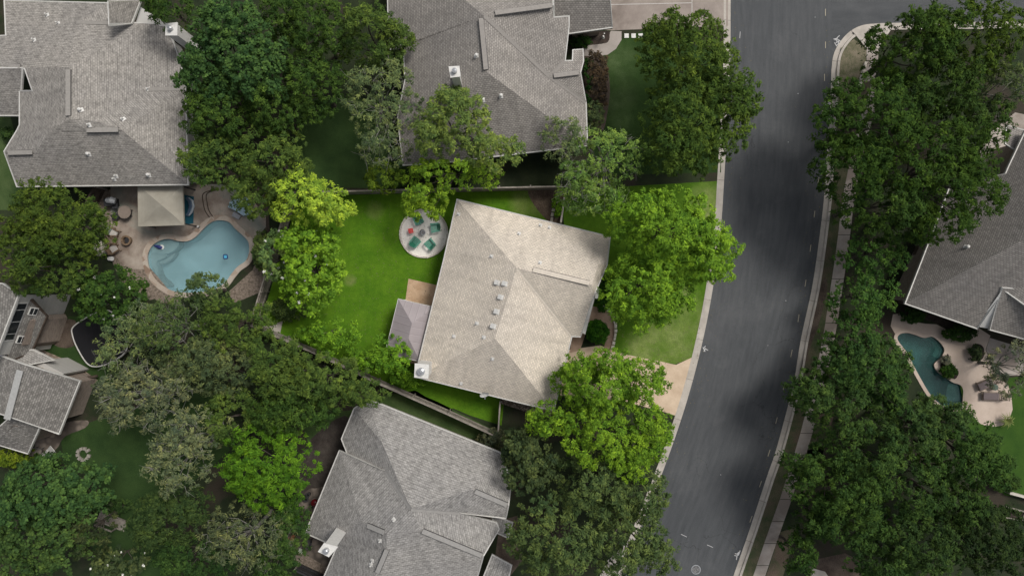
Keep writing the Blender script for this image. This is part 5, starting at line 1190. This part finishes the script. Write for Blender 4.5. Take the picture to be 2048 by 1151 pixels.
T('dark green small tree with cream blossoms at the bottom edge', 230, 1128, 55, 32, 5, (.06, .085, .035), 'myrtle')
shrub('yellow green bush below the porch roof of the lower left house', 22, 915, 40, 20, 2.5, (.10, .15, .015))
shrub('dark shrub right of the yellow green bush', 85, 925, 30, 18, 2.2, (.03, .06, .015))
shrub('dark leafy bush at the upper side of the footbridge', 230, 1012, 26, 16, 1.6, (.035, .07, .02))
shrub('small dark shrub beside the left wall of the upper left house', 14, 268, 12, 12, 1.2, (.03, .06, .018))
shrub('loose shrubs between the pool coping and the west fence', 520, 500, 16, 40, 2.6, (.08, .12, .035))
# east side
T('dark green tree at the top right beside the street corner', 1830, 90, 82, 82, 10, (.04, .08, .014), lobes=[(1880, 50, 60, 50)])
T('yellowish green tree in the top right corner', 1960, 70, 95, 82, 10, (.055, .095, .014))
T('dark green tree behind the big corner oak', 1905, 165, 78, 62, 9.5, (.035, .07, .014))
T('dark tree filling the middle of the upper right woods', 1835, 190, 62, 58, 9.5, (.036, .072, .015))
T('dark green tree at the right edge just above the driveway of the east house', 1960, 225, 70, 42, 8.5, (.042, .08, .018))
T('dark tree between the two huge oaks, over the rail of the brown deck', 1825, 440, 62, 48, 9, (.036, .074, .015))
T('grey green tree at the right edge above the east house', 2005, 170, 62, 62, 9, (.06, .09, .035), 'sparse')
T('huge dark oak over the sidewalk below the street corner', 1755, 235, 112, 95, 12, (.034, .072, .013), lobes=[(1720, 320, 75, 70)])
T('huge dark oak spreading over the roof of the east house', 1880, 330, 122, 98, 12, (.038, .078, .013), lobes=[(1965, 390, 55, 55), (1900, 445, 60, 40), (1960, 270, 50, 50)])
T('dark oak below the huge corner oak, just above the rounded hedge trees', 1775, 405, 88, 62, 11, (.036, .074, .015))
T('dense rounded small tree beside the sidewalk, topmost of three', 1754, 512, 76, 44, 6, HG, 'shrubtree', name='round_tree', group='dense rounded trees along the sidewalk', nblob=16)
T('dense rounded small tree beside the sidewalk, middle of three', 1738, 597, 72, 48, 6, HG, 'shrubtree', name='round_tree', group='dense rounded trees along the sidewalk', nblob=16)
T('dense rounded small tree beside the sidewalk, lowest of three', 1722, 680, 70, 50, 6.5, (.04, .088, .02), 'shrubtree', name='round_tree', group='dense rounded trees along the sidewalk', nblob=16)
T('dark green tree between the sidewalk and the east pool', 1760, 745, 92, 72, 9, (.04, .085, .022), lobes=[(1700, 740, 50, 45), (1785, 800, 40, 40)])
T('dark green tree leaning over the sidewalk halfway down the right side', 1670, 795, 78, 62, 9, (.042, .082, .022), lobes=[(1625, 790, 35, 35)])
T('grey green tree covering the lower left end of the east pool', 1835, 855, 88, 68, 9.5, (.045, .085, .025), lobes=[(1890, 830, 45, 40)])
T('dark green tree beside the round end of the pink deck', 1920, 895, 88, 78, 9.5, (.04, .085, .02), lobes=[(1970, 930, 45, 60)])
T('large dark green tree in the middle of the lower right woods', 1745, 900, 98, 82, 10, (.04, .08, .02))
T('large dark tree over the verge on the lower right', 1690, 975, 98, 78, 10, (.038, .078, .017), lobes=[(1622, 940, 42, 26)])
T('dark green tree in the lower right woods left of the raised bed', 1850, 985, 92, 72, 9.5, (.036, .074, .018))
T('dark tree at the bottom edge between the lower sidewalk and the corner woods', 1775, 1125, 75, 55, 9, (.034, .07, .018))
T('dark tree at the bottom beside the lower sidewalk', 1715, 1050, 82, 62, 9, (.036, .075, .018))
T('dark tree in the lower right woods just left of the very dark corner tree', 1925, 1010, 62, 52, 9, (.034, .07, .017))
T('dark tree overhanging the verge on the lower right', 1655, 1040, 52, 48, 8, (.036, .075, .018))
T('very dark tree at the bottom edge right of centre of the lower right woods', 1860, 1090, 98, 72, 9.5, (.034, .066, .018))
T('very dark tree in the bottom right corner', 1990, 1085, 92, 78, 9, (.024, .045, .014), lobes=[(1960, 1030, 40, 40)])
T('dark green small tree at the bottom edge beside the sidewalk', 1605, 1112, 34, 52, 6, (.03, .065, .014), 'shrubtree')
T('thin sage tree casting bare branches over the sun loungers', 2042, 738, 46, 58, 6.5, (.12, .14, .09), 'sparse', nblob=9)
shrub('dark clipped bush at the corner of the east house by the pool', 1829, 631, 24, 15, 1.3, (.025, .06, .012), dens=34)
shrub('long dark clipped bush under the south eave of the east house', 1924, 665, 33, 16, 1.3, (.025, .058, .012), dens=34)
shrub('round dark bush in the circular planting hole of the pink deck', 1953, 705, 12, 15, 1.0, (.045, .07, .03), dens=34)
shrub('green bush in the island bed between pool and pink deck', 1900, 742, 15, 14, 1.0, (.03, .075, .014), dens=34)
shrub('small grey plant at the pointed top of the island bed', 1893, 722, 8, 10, .6, (.12, .13, .1))
shrub('dark bush at the right edge of the green lawn', 2015, 965, 30, 18, 1.8, (.03, .06, .015))
# palm like plant
pl = thing('palm_plant', 'small spiky palm at the end of the pink deck', 'palm', P(2012, 840)); mb = MB(); c = P(2012, 840, .35)
for k in range(22):
    a = k*2.399; l = .55+.25*(k % 3)/2; d = Vector((math.cos(a), math.sin(a), 0)); s_ = Vector((-d.y, d.x, 0))*.03
    q = [c, c+d*l*.5+Vector((0, 0, .28)), c+d*l+Vector((0, 0, .05))]; mb.add([q[0]-s_, q[0]+s_, q[1]+s_*1.6, q[1]-s_*1.6, q[2]], [(0, 1, 2, 3), (3, 2, 4)])
mb.build('fronds', plain('frond', (.14, .17, .04)), pl); MB().cyl(P(2012, 840), .09, .4, 10).build('trunk', BARK, pl)
# fallen leaves and clippings on lawns, street edge and roofs
n = 1500; pts = []
while len(pts) < n:
    r_ = rng.random()
    if r_ < .5: x, y = rng.uniform(620, 890), rng.uniform(400, 760)
    elif r_ < .7: x, y = rng.uniform(1230, 1400), rng.uniform(640, 730)
    else:
        y = rng.uniform(20, 1140); a_, b_ = xat(LE, y), xat(RE, y); e_ = rng.exponential(14); x = a_+4+e_ if rng.random() < .5 else b_-4-e_
    pts.append(P(x, y, .03 if r_ < .7 else -.105))
me_v = []; me_f = []
for k, q in enumerate(pts):
    a = rng.uniform(0, 6.28); d = Vector((math.cos(a), math.sin(a), rng.uniform(-.2, .2)))*rng.uniform(.025, .055); s_ = Vector((-d.y, d.x, rng.uniform(-.01, .01)))*.6; me_v += [q-d, q+s_, q+d, q-s_]; me_f.append((4*k, 4*k+1, 4*k+2, 4*k+3))
o = mk('fallen_leaves', me_v, me_f, mottled('dry_leaf', (.08, .07, .03), (.2, .18, .1), 9, 20)); o['kind'] = 'stuff'; o['label'] = 'dry fallen leaves scattered over the lawn and along both street gutters'; o['category'] = 'fallen leaves'
bpy.context.view_layer.update()
print('leaves', NL[0], 'objects', len(bpy.data.objects))
